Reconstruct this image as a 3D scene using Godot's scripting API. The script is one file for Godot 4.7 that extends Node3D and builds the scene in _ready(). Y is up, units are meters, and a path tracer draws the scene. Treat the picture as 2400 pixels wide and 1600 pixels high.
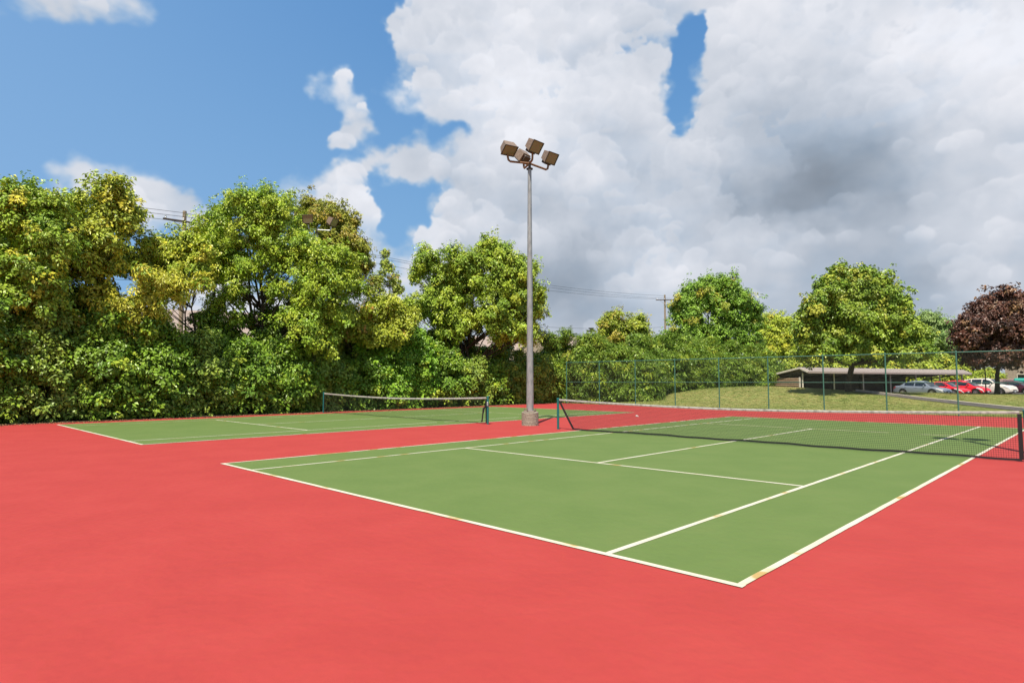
extends Node3D
# Two tennis courts beside a tree belt: green courts on a red surround, floodlight mast, nets, chain-link fence, lawn, carport and parked cars.

const VIEW_AZIMUTH := -0.7704   # the way the camera looks, radians from -z towards +x
const SUN_AZIMUTH := Vector3(0.5189, 0.0, 0.8549)
const SUN_HEIGHT := 61.0
const EXPOSURE := 1.5
const DENSITY := 1.5
const LEAF_TONE := Color(2.15, 2.5, 1.8)   # one gain for all leaf colours, matched to the photograph

const SKY_COLUMNS := 49
const SKY_ROWS := 25
var COVER := PackedByteArray([89,89,89,95,98,99,99,99,99,99,99,99,99,99,99,99,99,99,99,99,99,99,99,99,99,99,99,99,99,99,99,99,99,99,99,99,99,99,99,99,99,99,99,99,99,99,99,99,99,89,89,89,95,98,99,99,99,99,99,99,99,99,99,99,99,99,99,99,99,99,99,99,99,99,99,99,99,99,99,99,99,99,99,99,99,99,99,99,99,99,99,99,99,99,99,99,99,99,89,89,89,95,98,99,99,99,99,99,99,99,99,99,99,99,99,99,99,99,99,99,99,99,99,99,99,99,99,99,99,99,99,99,99,99,99,99,99,99,99,99,99,99,99,99,99,99,99,59,63,66,68,71,82,97,99,99,99,99,99,99,99,99,99,99,99,99,99,99,99,99,99,99,99,99,99,99,99,99,99,99,99,99,99,99,99,99,99,99,99,99,99,99,99,99,99,99,17,21,25,30,40,50,59,67,72,74,74,95,98,99,99,99,99,99,99,99,99,99,99,99,99,99,99,99,99,99,99,99,99,99,99,99,99,99,99,99,99,99,99,99,99,99,99,99,99,4,8,14,21,30,39,48,56,62,66,68,67,64,59,53,79,94,98,99,99,99,99,99,99,99,99,99,99,99,99,99,99,99,99,99,99,99,99,99,99,99,99,99,99,99,99,99,99,99,1,3,5,9,14,20,26,32,37,41,43,43,42,39,36,31,33,71,68,64,86,95,98,99,99,99,99,99,99,99,99,99,99,99,99,99,99,99,99,99,99,99,99,99,99,99,99,99,99,0,0,0,0,1,5,12,16,13,15,17,19,19,19,18,17,27,53,52,56,82,94,97,99,99,99,99,99,99,99,99,99,99,99,99,99,99,99,99,99,99,99,99,99,99,99,99,99,99,0,0,1,2,4,17,36,53,44,22,7,2,1,3,8,32,65,45,27,46,76,91,97,98,99,99,99,99,99,99,99,99,99,99,99,99,99,99,99,99,99,99,99,99,99,99,99,99,99,0,1,8,20,21,54,64,92,81,42,14,3,6,14,20,62,78,31,13,36,67,87,95,98,99,99,99,99,99,99,99,99,99,99,99,99,99,99,99,99,99,99,99,99,99,99,99,99,99,0,2,15,54,78,55,76,78,76,43,16,5,17,39,59,68,87,32,9,26,57,82,94,97,99,99,99,99,99,99,99,99,99,99,99,99,99,99,99,99,99,99,99,99,99,99,99,99,99,0,0,5,25,51,44,29,33,36,23,9,5,27,53,88,93,64,31,11,20,48,77,92,97,98,99,99,99,99,99,99,99,99,99,99,99,99,99,99,99,99,99,99,99,99,98,99,99,99,0,0,0,2,13,8,5,7,9,7,3,3,24,39,59,67,50,26,34,43,38,68,88,96,98,99,99,99,99,99,99,99,99,99,99,99,99,99,99,99,99,99,99,99,99,99,99,99,99,0,0,0,0,0,0,0,1,1,1,1,1,3,10,19,23,19,28,69,98,75,68,87,95,98,99,99,99,99,99,99,99,99,98,99,99,99,99,99,99,99,99,99,99,99,99,99,99,99,0,0,0,0,0,0,0,0,0,0,0,0,0,10,24,91,51,15,38,57,44,64,87,96,98,99,99,99,99,99,99,99,94,77,96,99,99,99,99,99,99,99,99,99,99,99,99,88,99,1,1,1,0,0,0,0,0,0,0,0,0,0,1,12,57,69,8,14,34,28,36,74,97,99,99,99,99,99,99,99,98,65,4,82,99,99,99,99,99,99,99,99,99,99,99,99,65,99,4,7,7,5,3,4,2,0,0,0,0,0,0,3,44,66,64,16,38,67,86,93,97,99,99,99,99,99,99,99,99,97,49,6,63,97,99,99,99,99,99,99,99,99,99,99,99,99,99,8,19,29,28,20,20,13,2,1,0,0,0,0,2,45,79,16,34,63,85,94,97,99,99,99,99,99,99,99,99,97,94,44,2,42,95,99,99,99,99,99,99,99,99,99,99,99,99,99,5,20,43,62,59,49,37,9,3,1,0,0,0,2,13,25,15,39,69,88,96,98,99,99,99,99,99,99,99,71,66,79,56,4,28,93,99,99,99,99,99,99,99,99,99,99,99,99,99,1,7,22,46,64,60,42,22,10,4,1,0,0,0,2,6,20,46,75,91,96,98,99,99,71,98,99,99,99,77,48,54,73,12,25,94,99,99,99,99,99,99,99,99,99,99,99,99,99,0,1,4,12,23,32,30,22,12,6,2,1,0,0,1,5,45,44,74,90,96,98,99,99,99,99,99,99,99,96,64,68,89,34,25,97,99,99,99,99,99,99,99,99,99,99,99,99,99,0,0,0,1,3,6,8,8,6,4,2,1,0,0,0,1,21,14,43,75,92,97,98,99,99,98,61,84,99,99,93,95,97,79,78,99,99,99,99,99,99,99,99,99,99,99,99,99,99,0,0,0,0,0,0,1,1,1,1,1,0,0,0,0,1,3,9,26,55,81,93,97,98,99,99,98,99,99,99,99,99,99,98,98,99,99,99,99,99,99,99,99,99,99,99,99,99,99,0,0,0,0,0,0,0,0,0,0,0,0,0,0,0,1,3,9,26,55,81,93,97,98,99,99,99,99,99,99,99,99,99,99,99,99,99,99,99,99,99,99,99,99,99,99,99,99,99,0,0,0,0,0,0,0,0,0,0,0,0,0,0,0,1,3,9,26,56,81,93,97,98,99,99,99,99,99,99,99,99,99,99,99,99,99,99,99,99,99,99,99,99,99,99,99,99,99])
var SHADE := PackedByteArray([88,88,88,88,88,88,88,88,88,88,89,89,89,89,89,89,88,88,88,87,87,84,84,84,84,84,83,82,82,82,82,82,82,81,80,80,80,80,80,79,78,77,75,73,75,77,80,80,80,88,88,88,88,88,88,88,88,88,88,89,89,89,89,89,89,88,88,88,87,87,84,84,84,84,84,83,82,82,82,82,82,82,81,80,80,80,80,80,79,78,77,75,73,75,77,80,80,80,88,88,88,88,88,88,88,88,88,88,89,89,89,89,89,89,88,88,88,87,87,83,83,83,83,83,82,80,80,80,81,82,82,81,80,79,78,78,77,77,77,77,75,72,72,74,78,78,78,88,88,88,88,88,88,88,88,88,88,89,89,89,89,89,89,88,88,88,87,87,83,83,82,82,81,80,78,78,79,80,82,83,82,81,79,77,75,74,75,76,77,75,70,70,71,77,77,78,88,88,88,88,88,88,88,88,88,88,89,89,89,89,89,89,88,88,88,87,87,82,82,81,80,79,77,76,76,77,79,82,84,83,81,79,77,76,75,75,76,76,75,72,73,76,80,80,81,88,88,88,88,88,88,88,88,88,88,89,89,89,89,89,89,88,88,88,87,87,81,80,78,76,74,73,71,73,76,79,83,85,84,83,81,80,78,77,76,76,75,74,73,77,81,83,83,83,88,88,88,88,88,88,88,88,88,88,89,89,89,89,89,89,88,88,88,87,87,80,78,76,72,69,68,67,70,75,79,83,87,85,84,83,83,81,79,78,77,76,76,77,80,83,84,84,84,88,88,88,88,88,88,88,88,88,88,89,89,89,89,89,89,88,88,88,87,87,80,78,76,73,70,69,67,70,75,80,84,86,85,83,83,83,82,82,80,79,78,79,81,84,85,85,85,85,88,88,88,88,88,88,88,88,88,88,89,89,89,89,89,89,88,88,88,87,87,81,80,79,77,74,72,70,72,76,80,84,86,84,82,83,83,84,84,83,80,79,79,82,84,84,84,84,84,88,88,88,88,88,88,88,88,88,88,89,89,89,89,89,89,88,88,88,87,87,82,82,82,80,78,76,73,75,78,81,84,86,84,82,81,80,78,76,74,71,72,74,79,81,83,83,83,84,88,88,88,88,88,88,88,88,88,88,89,89,89,89,89,89,88,88,88,87,87,83,83,83,82,81,80,78,79,81,82,84,85,83,81,78,74,70,65,64,62,65,70,76,80,83,84,85,85,88,88,88,88,88,88,88,88,88,88,89,89,89,89,89,89,88,88,88,87,87,84,84,84,84,84,83,83,83,83,84,85,85,82,80,76,71,67,63,63,63,66,70,75,80,84,85,86,86,88,88,88,88,88,88,88,88,88,88,89,89,89,89,89,89,88,88,88,87,87,84,85,86,86,86,86,86,85,85,85,85,85,83,82,78,75,72,68,67,67,68,70,76,81,86,86,87,87,88,88,88,88,88,88,88,88,88,89,89,89,89,89,89,89,88,88,88,87,87,85,86,87,87,88,87,87,86,86,85,86,86,85,83,81,79,76,73,71,71,73,76,81,85,88,87,87,88,88,88,88,88,88,88,88,88,88,89,89,89,89,89,89,89,88,88,88,87,87,85,87,88,89,90,89,88,87,86,86,86,86,84,83,81,79,77,75,75,75,78,81,86,89,90,89,89,90,88,88,88,88,88,88,88,88,88,89,89,89,89,89,89,89,88,88,88,87,87,86,87,89,90,91,90,88,87,86,85,85,85,83,81,80,78,78,78,79,79,82,85,89,91,92,91,90,91,88,88,88,88,88,88,88,88,88,89,89,89,89,89,89,89,88,88,88,87,87,87,88,90,91,92,91,89,87,86,85,85,85,83,81,80,79,80,80,81,83,85,88,91,92,92,91,92,92,88,88,88,88,88,88,88,88,88,89,89,89,89,89,89,89,88,88,88,87,87,88,89,91,91,92,90,88,87,85,85,85,85,84,83,82,81,81,82,83,85,87,89,91,92,92,92,92,92,88,88,88,88,88,88,88,88,88,89,89,89,89,89,89,89,88,88,88,87,87,88,90,91,91,91,89,87,86,85,84,85,86,85,84,84,83,84,84,85,86,87,89,91,92,92,92,92,92,88,88,88,88,88,88,88,88,88,89,89,89,89,89,89,89,88,88,88,87,87,89,90,91,90,90,88,87,85,85,84,85,86,86,86,86,86,86,86,86,86,87,89,91,92,92,92,92,92,88,88,88,88,88,88,88,88,88,89,89,89,89,89,89,89,88,88,88,87,87,88,89,89,89,89,87,86,85,84,84,85,85,86,88,88,87,87,86,86,86,87,89,91,92,92,92,92,92,88,88,88,88,88,88,88,88,88,89,89,89,89,89,89,89,88,88,88,87,87,88,88,88,88,88,87,86,85,84,84,85,85,86,88,88,87,87,86,86,86,87,89,91,92,92,92,92,92,88,88,88,88,88,88,88,88,88,89,89,89,89,89,89,89,88,88,88,87,87,88,88,88,88,88,87,86,85,84,84,85,85,86,88,88,87,87,86,86,86,87,89,91,92,92,92,92,92,88,88,88,88,88,88,88,88,88,89,89,89,89,89,89,89,88,88,88,87,87,88,88,88,88,88,87,86,85,84,84,85,85,86,88,88,87,87,86,86,86,87,89,91,92,92,92,92,92,88,88,88,88,88,88,88,88,88,89,89,89,89,89,89,89,88,88,88,87,87,88,88,88,88,88,87,86,85,84,84,85,85,86,88,88,87,87,86,86,86,87,89,91,92,92,92,92,92])

var TREES := {
	"A": {"b": Vector3(-26.48, 0.00, 11.84), "c": [1.60, 9.37, 1.50, 0.80, -2.92, 10.19, 0.88, 0.83, 1.25, 9.58, 0.71, 0.77, -1.43, 9.98, 0.39, 0.77, 1.88, 9.01, 0.09, 0.83, -0.69, 9.31, -0.51, 0.83, 1.13, 8.19, 1.40, 0.99, -3.12, 8.64, 0.72, 1.01, 1.87, 7.83, 0.61, 1.00, -1.47, 8.13, 0.14, 1.01, 2.76, 7.42, -0.00, 0.81, -0.92, 7.67, -0.53, 0.83, 1.39, 6.66, 1.51, 0.98, -3.63, 7.27, 0.81, 1.01, 2.45, 6.25, 0.78, 0.80, -1.98, 6.52, 0.35, 0.83, 2.72, 5.96, -0.04, 0.72, -1.11, 6.32, -0.64, 0.73, 1.88, 5.18, 1.23, 0.89, -3.36, 5.60, 0.67, 0.92, -0.76, 9.12, 2.31, 1.11, -3.14, 9.48, 2.01, 1.10, -0.43, 6.79, 2.32, 1.10, -3.34, 6.96, 2.07, 1.10, -0.64, 4.96, 2.08, 0.93, -3.14, 5.10, 1.70, 0.92, 2.14, 4.88, 0.32, 0.82, -1.90, 5.07, -0.47, 0.83, 1.25, 9.48, 0.93, 0.63, 1.19, 8.78, 1.27, 0.72, -3.21, 9.83, 1.26, 0.77, -3.19, 9.41, 0.62, 0.73, 1.39, 9.30, 0.22, 0.64, -1.23, 9.65, -0.24, 0.64, 1.70, 8.42, 0.17, 0.73, -1.25, 8.72, -0.37, 0.73, 1.33, 8.01, 0.83, 0.80, -3.55, 7.95, 0.59, 0.81, -3.30, 9.06, 1.19, 0.84, 2.14, 7.62, 0.12, 0.72, -1.37, 7.90, -0.37, 0.73, 2.43, 6.84, 0.21, 0.64, -1.19, 6.99, -0.76, 0.62, 1.75, 6.46, 0.96, 0.71, -3.66, 7.11, 1.26, 0.84, 2.41, 6.11, 0.19, 0.61, 1.99, 5.72, 0.82, 0.68, -1.72, 6.42, -0.33, 0.62, -2.12, 5.80, -0.24, 0.66, 2.25, 5.42, -0.04, 0.61, 1.84, 5.03, 0.59, 0.68, -3.42, 5.35, 1.00, 0.73, -0.71, 5.88, 2.02, 0.81, -3.42, 6.03, 1.71, 0.81]},
	"B": {"b": Vector3(-27.19, 0.00, 9.74), "c": [1.87, 10.77, -0.29, 0.60, -0.55, 11.03, -0.74, 0.59, 1.74, 10.25, 0.13, 0.71, -1.06, 10.79, -0.46, 0.71, 1.67, 10.20, -0.72, 0.67, 0.49, 10.18, -1.10, 0.65, 0.90, 10.23, 0.86, 0.40, -2.05, 10.69, 0.43, 0.39, 0.27, 9.34, 0.96, 0.70, -1.73, 9.47, 0.49, 0.69, 1.79, 8.96, 0.40, 0.88, -0.98, 9.18, -0.28, 0.89, 2.02, 9.06, -0.58, 0.66, 0.13, 9.27, -1.19, 0.65, 1.76, 9.65, -0.99, 0.45, 0.93, 9.68, -1.40, 0.43, 0.69, 8.11, 0.48, 0.91, -1.27, 8.14, 0.12, 0.89, 2.08, 7.99, -0.08, 0.71, -0.56, 8.01, -0.61, 0.71, 0.14, 7.50, 0.95, 0.81, -1.43, 7.50, 0.80, 0.79, 1.26, 6.82, 0.38, 0.80, -1.02, 7.04, -0.23, 0.79, 1.40, 7.22, -0.48, 0.57, 0.26, 7.11, -0.74, 0.55, 1.27, 5.84, 0.01, 0.70, -0.40, 5.78, -0.27, 0.69]},
	"C": {"b": Vector3(-25.18, 0.00, 8.08), "c": [-0.97, 5.44, 1.86, 0.66, -2.62, 5.39, 1.65, 0.65, 0.24, 5.17, 1.35, 0.75, -2.18, 5.17, 0.79, 0.74, 0.80, 4.94, 0.79, 0.65, -1.42, 4.77, 0.29, 0.65, 1.06, 5.40, 0.34, 0.60, -0.88, 5.35, -0.30, 0.59, 1.67, 6.30, -0.18, 0.76, -0.31, 6.46, -0.53, 0.74, 1.90, 5.93, -0.77, 0.72, 0.44, 6.01, -1.08, 0.70, 1.12, 6.10, 0.29, 0.52, -0.60, 6.14, -0.36, 0.51, 0.26, 4.36, 0.98, 0.56, -1.67, 4.13, 0.42, 0.55, 0.39, 3.77, 0.60, 0.44, -1.06, 3.65, 0.14, 0.43, 2.46, 6.49, -1.68, 0.36, 1.61, 6.36, -2.16, 0.35, 1.36, 4.75, 0.00, 0.52, -0.31, 4.64, -0.39, 0.51]},
	"D": {"b": Vector3(-27.55, 0.00, 5.92), "c": [0.60, 8.69, 0.84, 0.80, -1.54, 8.83, 0.19, 0.78, 1.38, 8.92, 0.06, 0.80, -0.54, 9.03, -0.60, 0.78, 0.59, 8.50, 1.63, 0.61, -2.49, 8.77, 0.78, 0.61, 1.45, 7.74, 0.66, 0.92, -1.63, 7.94, -0.16, 0.91, 1.91, 7.76, -0.26, 0.84, -0.29, 7.78, -1.28, 0.82, 0.21, 7.75, 1.50, 0.79, -1.90, 7.90, 0.95, 0.78, -0.75, 8.02, 2.13, 0.62, -2.66, 7.87, 1.77, 0.61, -1.42, 8.01, 2.86, 0.66, -3.50, 8.22, 2.52, 0.65, 2.60, 8.40, -0.38, 0.61, -0.20, 8.64, -1.36, 0.61, 0.54, 6.90, 1.17, 0.70, -1.61, 6.73, 0.55, 0.69, 0.42, 8.60, 1.06, 0.56, 0.82, 8.81, 0.27, 0.64, -1.76, 8.38, -0.16, 0.68, -2.19, 8.80, 0.30, 0.56, 1.47, 8.34, -0.28, 0.65, -0.54, 8.84, -1.16, 0.56, 0.23, 8.13, 1.39, 0.56, -2.37, 8.34, 0.69, 0.56, 1.51, 7.75, 0.02, 0.70, -1.94, 7.92, 0.22, 0.68, 2.08, 8.08, -0.50, 0.58, -0.42, 8.21, -1.50, 0.57, 0.20, 7.32, 1.16, 0.60, -2.46, 7.89, 1.18, 0.56, -1.26, 8.01, 2.31, 0.51, -3.25, 8.05, 1.96, 0.50]},
	"E": {"b": Vector3(-27.52, 0.00, 1.01), "c": [1.33, 11.75, 2.15, 0.85, -2.93, 12.77, 0.57, 0.87, 1.22, 12.12, 0.89, 0.73, -0.90, 12.55, -0.34, 0.72, -0.49, 11.40, 2.37, 0.80, -3.08, 11.84, 1.65, 0.79, -0.99, 10.46, 3.06, 0.80, -3.32, 10.54, 1.93, 0.79, 2.57, 11.13, 0.73, 0.95, -1.56, 12.22, -1.47, 0.96, 1.27, 10.77, 1.61, 1.15, -2.30, 11.49, -0.08, 1.15, 0.56, 9.75, 2.49, 1.07, -3.89, 10.26, 1.01, 1.08, 2.09, 9.76, 0.97, 1.14, -1.51, 10.05, -0.59, 1.15, -0.00, 11.02, -1.58, 0.99, 3.13, 9.11, -0.57, 1.03, 0.53, 9.42, -1.82, 1.03, 2.21, 8.35, 0.49, 1.15, -1.16, 8.86, -0.90, 1.15, 1.03, 8.18, 1.92, 1.05, -3.34, 8.79, 0.44, 1.06, -0.42, 8.38, 2.78, 1.01, -3.23, 8.34, 1.81, 1.01, -1.22, 9.37, 3.22, 0.78, -3.46, 9.76, 2.26, 0.77, 4.74, 8.14, -0.82, 1.01, 0.49, 8.81, -3.28, 1.03, 4.40, 8.60, -2.06, 0.87, 2.40, 8.53, -3.51, 0.87, 3.56, 7.03, -0.39, 1.14, -0.44, 7.37, -2.24, 1.15, 4.81, 6.99, -1.27, 1.09, 0.88, 7.38, -3.27, 1.11, 4.30, 7.45, -2.64, 0.81, 2.76, 7.28, -3.70, 0.79, 2.23, 6.73, 0.76, 0.72, -2.00, 7.06, -0.90, 0.72, 0.88, 6.65, 2.18, 0.67, -3.03, 6.81, 0.57, 0.67, 3.61, 5.30, 0.05, 1.13, -1.19, 5.58, -2.20, 1.15, 4.28, 5.35, -1.13, 1.09, 0.73, 5.61, -3.41, 1.11, 4.66, 5.63, -1.97, 0.79, 2.08, 5.43, -3.47, 0.79, 0.13, 6.11, 2.92, 0.67, -4.32, 6.38, 1.42, 0.67, -0.55, 7.35, 3.35, 0.48, -4.68, 7.90, 1.73, 0.48, 4.11, 4.27, -0.17, 0.89, -0.50, 4.46, -2.68, 0.91, 3.89, 3.87, -1.37, 0.87, 1.41, 3.91, -2.66, 0.87, 1.12, 11.26, 1.70, 0.80, 1.10, 11.93, 1.34, 0.63, -3.18, 12.30, 0.93, 0.66, -2.79, 12.13, 0.07, 0.81, 1.07, 11.44, 1.07, 0.75, -1.41, 12.38, -1.09, 0.67, -1.78, 12.02, -0.39, 0.75, -0.92, 10.93, 2.53, 0.64, -3.38, 11.19, 1.61, 0.63, -1.28, 9.92, 2.96, 0.63, -3.56, 10.15, 1.91, 0.63, -3.78, 10.40, 1.29, 0.75, 2.15, 10.45, 0.67, 0.84, 1.74, 10.95, 0.99, 0.84, -2.10, 11.85, -0.95, 0.85, 1.50, 10.26, 1.11, 0.92, -2.08, 10.77, -0.51, 0.92, -0.10, 9.07, 2.46, 0.83, -3.85, 10.01, 1.46, 0.74, -1.51, 9.46, -0.93, 0.92, 0.09, 10.22, -1.88, 0.81, 2.49, 8.73, -0.22, 0.87, 3.76, 8.62, -0.87, 0.82, 0.34, 9.12, -2.73, 0.83, -1.75, 7.96, -1.08, 0.75, 0.78, 7.42, 1.87, 0.69, 0.13, 8.28, 2.17, 0.82, -3.46, 8.56, 0.94, 0.83, -0.66, 7.86, 2.89, 0.60, -0.99, 8.88, 2.82, 0.72, -3.52, 9.05, 1.86, 0.71, 4.60, 7.56, -1.22, 0.84, 4.40, 8.37, -1.62, 0.75, 0.51, 8.10, -3.45, 0.86, 4.18, 8.03, -2.53, 0.67, 2.40, 7.91, -3.79, 0.66, 1.46, 7.96, -3.57, 0.79, 4.01, 7.01, -1.01, 0.89, 0.04, 7.38, -2.94, 0.90, -0.99, 6.47, -2.40, 0.92, 0.33, 6.38, 2.37, 0.53, 3.69, 4.79, -0.24, 0.81, 3.77, 5.33, -0.72, 0.89, -1.02, 5.02, -2.62, 0.83, 4.29, 5.49, -1.73, 0.75, 1.23, 5.52, -3.62, 0.76, 3.83, 4.07, -0.95, 0.70]},
	"F": {"b": Vector3(-31.07, 0.00, -5.30), "c": [-0.20, 13.75, 1.64, 0.97, -1.93, 13.64, 0.97, 0.95, -0.66, 12.85, 2.02, 0.83, -2.35, 13.10, 1.54, 0.80, 1.49, 12.90, 1.26, 1.04, -1.80, 13.80, -0.86, 1.03, 1.77, 12.47, 0.10, 0.88, -0.21, 12.55, -0.89, 0.86, 2.18, 11.11, 0.64, 1.04, -1.05, 11.46, -1.15, 1.03, 1.88, 10.75, -0.55, 0.83, 0.56, 10.42, -1.57, 0.80, 1.83, 9.87, -1.11, 0.54, 1.28, 9.53, -1.73, 0.52, 1.07, 11.53, 1.32, 0.96, -1.77, 11.94, -0.06, 0.95, 0.96, 9.87, 0.57, 0.97, -0.57, 9.98, -0.39, 0.95, 2.18, 8.60, -0.06, 0.82, -0.17, 8.79, -1.57, 0.80, -0.60, 13.30, 1.65, 0.72, -1.24, 13.69, 1.13, 0.77, -2.32, 13.37, 1.08, 0.70, -1.47, 13.24, 1.32, 0.71, -1.68, 12.98, 1.61, 0.65, 1.46, 12.69, 0.50, 0.77, 1.10, 12.22, 1.11, 0.80, -1.96, 12.87, -0.64, 0.79, 1.80, 11.79, 0.19, 0.77, -0.80, 12.01, -1.20, 0.76, -1.16, 12.24, -0.66, 0.72, 1.85, 10.93, -0.13, 0.75, 1.45, 11.32, 0.80, 0.80, -1.58, 11.70, -0.79, 0.79, 1.68, 10.31, -1.01, 0.55, 0.75, 9.97, -1.83, 0.53, 1.02, 10.14, -1.52, 0.54, 1.38, 9.70, -1.60, 0.42, -0.55, 9.39, -1.16, 0.70]},
	"G": {"b": Vector3(-27.74, 0.00, -7.14), "c": [0.09, 10.41, 0.04, 0.21, 0.24, 9.71, 0.16, 0.26, -0.03, 9.50, -0.28, 0.25, 0.43, 8.93, 0.49, 0.44, -0.75, 8.63, 0.04, 0.42, -0.00, 8.52, 0.88, 0.44, -0.75, 8.52, 0.19, 0.42, 1.12, 8.55, 0.02, 0.49, 0.00, 8.49, -0.60, 0.48, -0.53, 7.91, 0.97, 0.32, -0.96, 7.85, 0.64, 0.31, 0.22, 7.76, 0.53, 0.44, -0.85, 7.36, 0.10, 0.42, 1.25, 7.92, -0.26, 0.29, 0.27, 7.93, -0.90, 0.28, 0.68, 7.04, 0.21, 0.52, -0.36, 6.67, -0.41, 0.50, 0.34, 6.64, 0.73, 0.46, -0.95, 6.57, -0.10, 0.45]},
	"H": {"b": Vector3(-26.61, 0.00, -13.81), "c": [-0.02, 10.39, 3.75, 0.91, -4.13, 11.10, 0.91, 0.92, 1.26, 10.07, 2.62, 0.91, -1.84, 10.77, -0.50, 0.92, 0.19, 8.91, 2.91, 1.02, -2.87, 8.95, 0.37, 1.01, -0.93, 9.55, 3.93, 0.55, -4.21, 9.71, 1.69, 0.55, 2.38, 10.03, 1.77, 1.00, -1.45, 10.77, -1.35, 1.01, 2.87, 10.95, 0.12, 1.02, 0.07, 11.52, -2.55, 1.01, 4.13, 10.13, -0.16, 1.00, 0.86, 10.26, -2.93, 1.01, 2.34, 11.15, 0.61, 0.74, -0.09, 11.47, -1.66, 0.74, 4.66, 9.48, -0.93, 1.01, 2.07, 9.93, -4.10, 1.01, 4.50, 8.34, -1.79, 1.02, 1.88, 8.17, -4.22, 1.01, 3.70, 8.82, 0.28, 1.22, 0.31, 8.98, -2.99, 1.23, 2.00, 8.59, 1.22, 1.11, -1.31, 9.09, -1.37, 1.11, 0.62, 7.71, 2.06, 1.12, -1.73, 7.69, -0.42, 1.11, 0.25, 7.27, 3.74, 0.97, -3.50, 7.72, 0.97, 0.98, 4.00, 7.35, -0.73, 1.29, 0.86, 7.59, -3.58, 1.29, 4.37, 6.83, -2.39, 0.82, 2.71, 6.83, -4.04, 0.80, 3.20, 6.64, 1.07, 1.15, -1.09, 6.63, -2.64, 1.17, 1.49, 5.78, 1.98, 1.16, -1.36, 5.69, -0.57, 1.17, 3.45, 5.47, 0.02, 1.16, 0.76, 5.26, -3.21, 1.17, 4.31, 5.19, -1.30, 1.11, 2.26, 5.32, -3.92, 1.11, 4.51, 8.11, -2.57, 0.57, 3.07, 7.81, -4.36, 0.55, -1.61, 7.11, 3.84, 0.81, -3.64, 6.91, 2.29, 0.80, 0.26, 5.79, 2.95, 0.92, -2.21, 5.95, 0.47, 0.92, -0.65, 9.97, 3.66, 0.59, -0.09, 9.65, 3.15, 0.77, -4.34, 10.41, 1.12, 0.59, 1.64, 10.05, 2.02, 0.76, 0.55, 9.49, 2.59, 0.77, -1.82, 10.77, -1.11, 0.77, -1.75, 9.93, -1.12, 0.81, 0.23, 8.31, 2.31, 0.85, -3.36, 8.34, 0.49, 0.80, -2.47, 8.32, -0.20, 0.85, 2.02, 9.31, 1.31, 0.84, -0.94, 11.12, -1.69, 0.70, 2.43, 11.05, 0.19, 0.70, 3.33, 10.54, -0.20, 0.81, -0.18, 11.49, -2.29, 0.70, 0.29, 10.89, -2.92, 0.81, 4.22, 9.80, -0.73, 0.80, 3.74, 9.47, -0.12, 0.89, 0.41, 9.62, -3.14, 0.90, 4.41, 8.91, -1.54, 0.81, 1.80, 9.05, -4.34, 0.81, 4.33, 8.23, -2.36, 0.64, 2.30, 7.99, -4.47, 0.63, 1.20, 7.88, -4.08, 0.92, 0.41, 8.28, -3.46, 1.01, 1.14, 8.15, 1.46, 0.89, -1.69, 8.39, -1.08, 0.88, 0.26, 7.49, 2.72, 0.83, 0.08, 6.53, 3.16, 0.76, -3.74, 7.32, 1.45, 0.71, 4.01, 7.09, -1.74, 0.84, 4.27, 7.47, -2.66, 0.55, 2.71, 7.32, -4.38, 0.54, 2.31, 6.07, -4.16, 0.76, 3.15, 6.06, 0.37, 0.93, -1.40, 6.16, -1.78, 0.93, 0.70, 5.78, 2.29, 0.83, -1.96, 5.82, -0.23, 0.84, 3.71, 5.33, -0.82, 0.91, 1.33, 5.29, -3.74, 0.91]},
	"I": {"b": Vector3(-25.79, 0.00, -4.85), "c": [-0.09, 5.79, 1.58, 0.75, -1.50, 5.41, 0.59, 0.73, 1.39, 6.25, 0.99, 0.89, -1.46, 6.24, -0.64, 0.89, 1.84, 6.33, -0.27, 0.80, 0.31, 5.99, -1.33, 0.78, 0.99, 4.72, 1.32, 1.00, -1.45, 4.35, -0.19, 0.99, 1.95, 4.72, 0.41, 1.00, -0.45, 4.65, -0.88, 0.99, 2.43, 4.75, -0.52, 0.87, 0.53, 4.69, -1.81, 0.86, 0.15, 4.46, 2.00, 0.87, -2.36, 4.44, 0.45, 0.86, -0.97, 3.65, 2.28, 0.75, -2.38, 3.38, 1.53, 0.73, 2.44, 5.86, -1.15, 0.59, 0.98, 5.79, -2.12, 0.57, -0.14, 5.13, 1.61, 0.65, 0.28, 5.25, 1.27, 0.70, -2.10, 4.92, 0.34, 0.64, -1.65, 4.88, 0.02, 0.69, 1.44, 6.29, 0.18, 0.68, 1.01, 5.49, 0.97, 0.76, -1.13, 5.44, -0.94, 0.75, 1.96, 6.09, -0.89, 0.56, 0.47, 5.89, -1.90, 0.54, 0.24, 5.34, -1.75, 0.66, 0.40, 4.59, 1.48, 0.75, 1.30, 4.72, 0.69, 0.80, -2.08, 4.39, -0.05, 0.74, -1.13, 4.50, -0.72, 0.79, 2.02, 4.73, -0.23, 0.75, -0.14, 4.67, -1.53, 0.74, 2.26, 5.31, -1.02, 0.59, 0.58, 5.24, -2.14, 0.57, -1.85, 3.52, 1.72, 0.59]},
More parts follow.
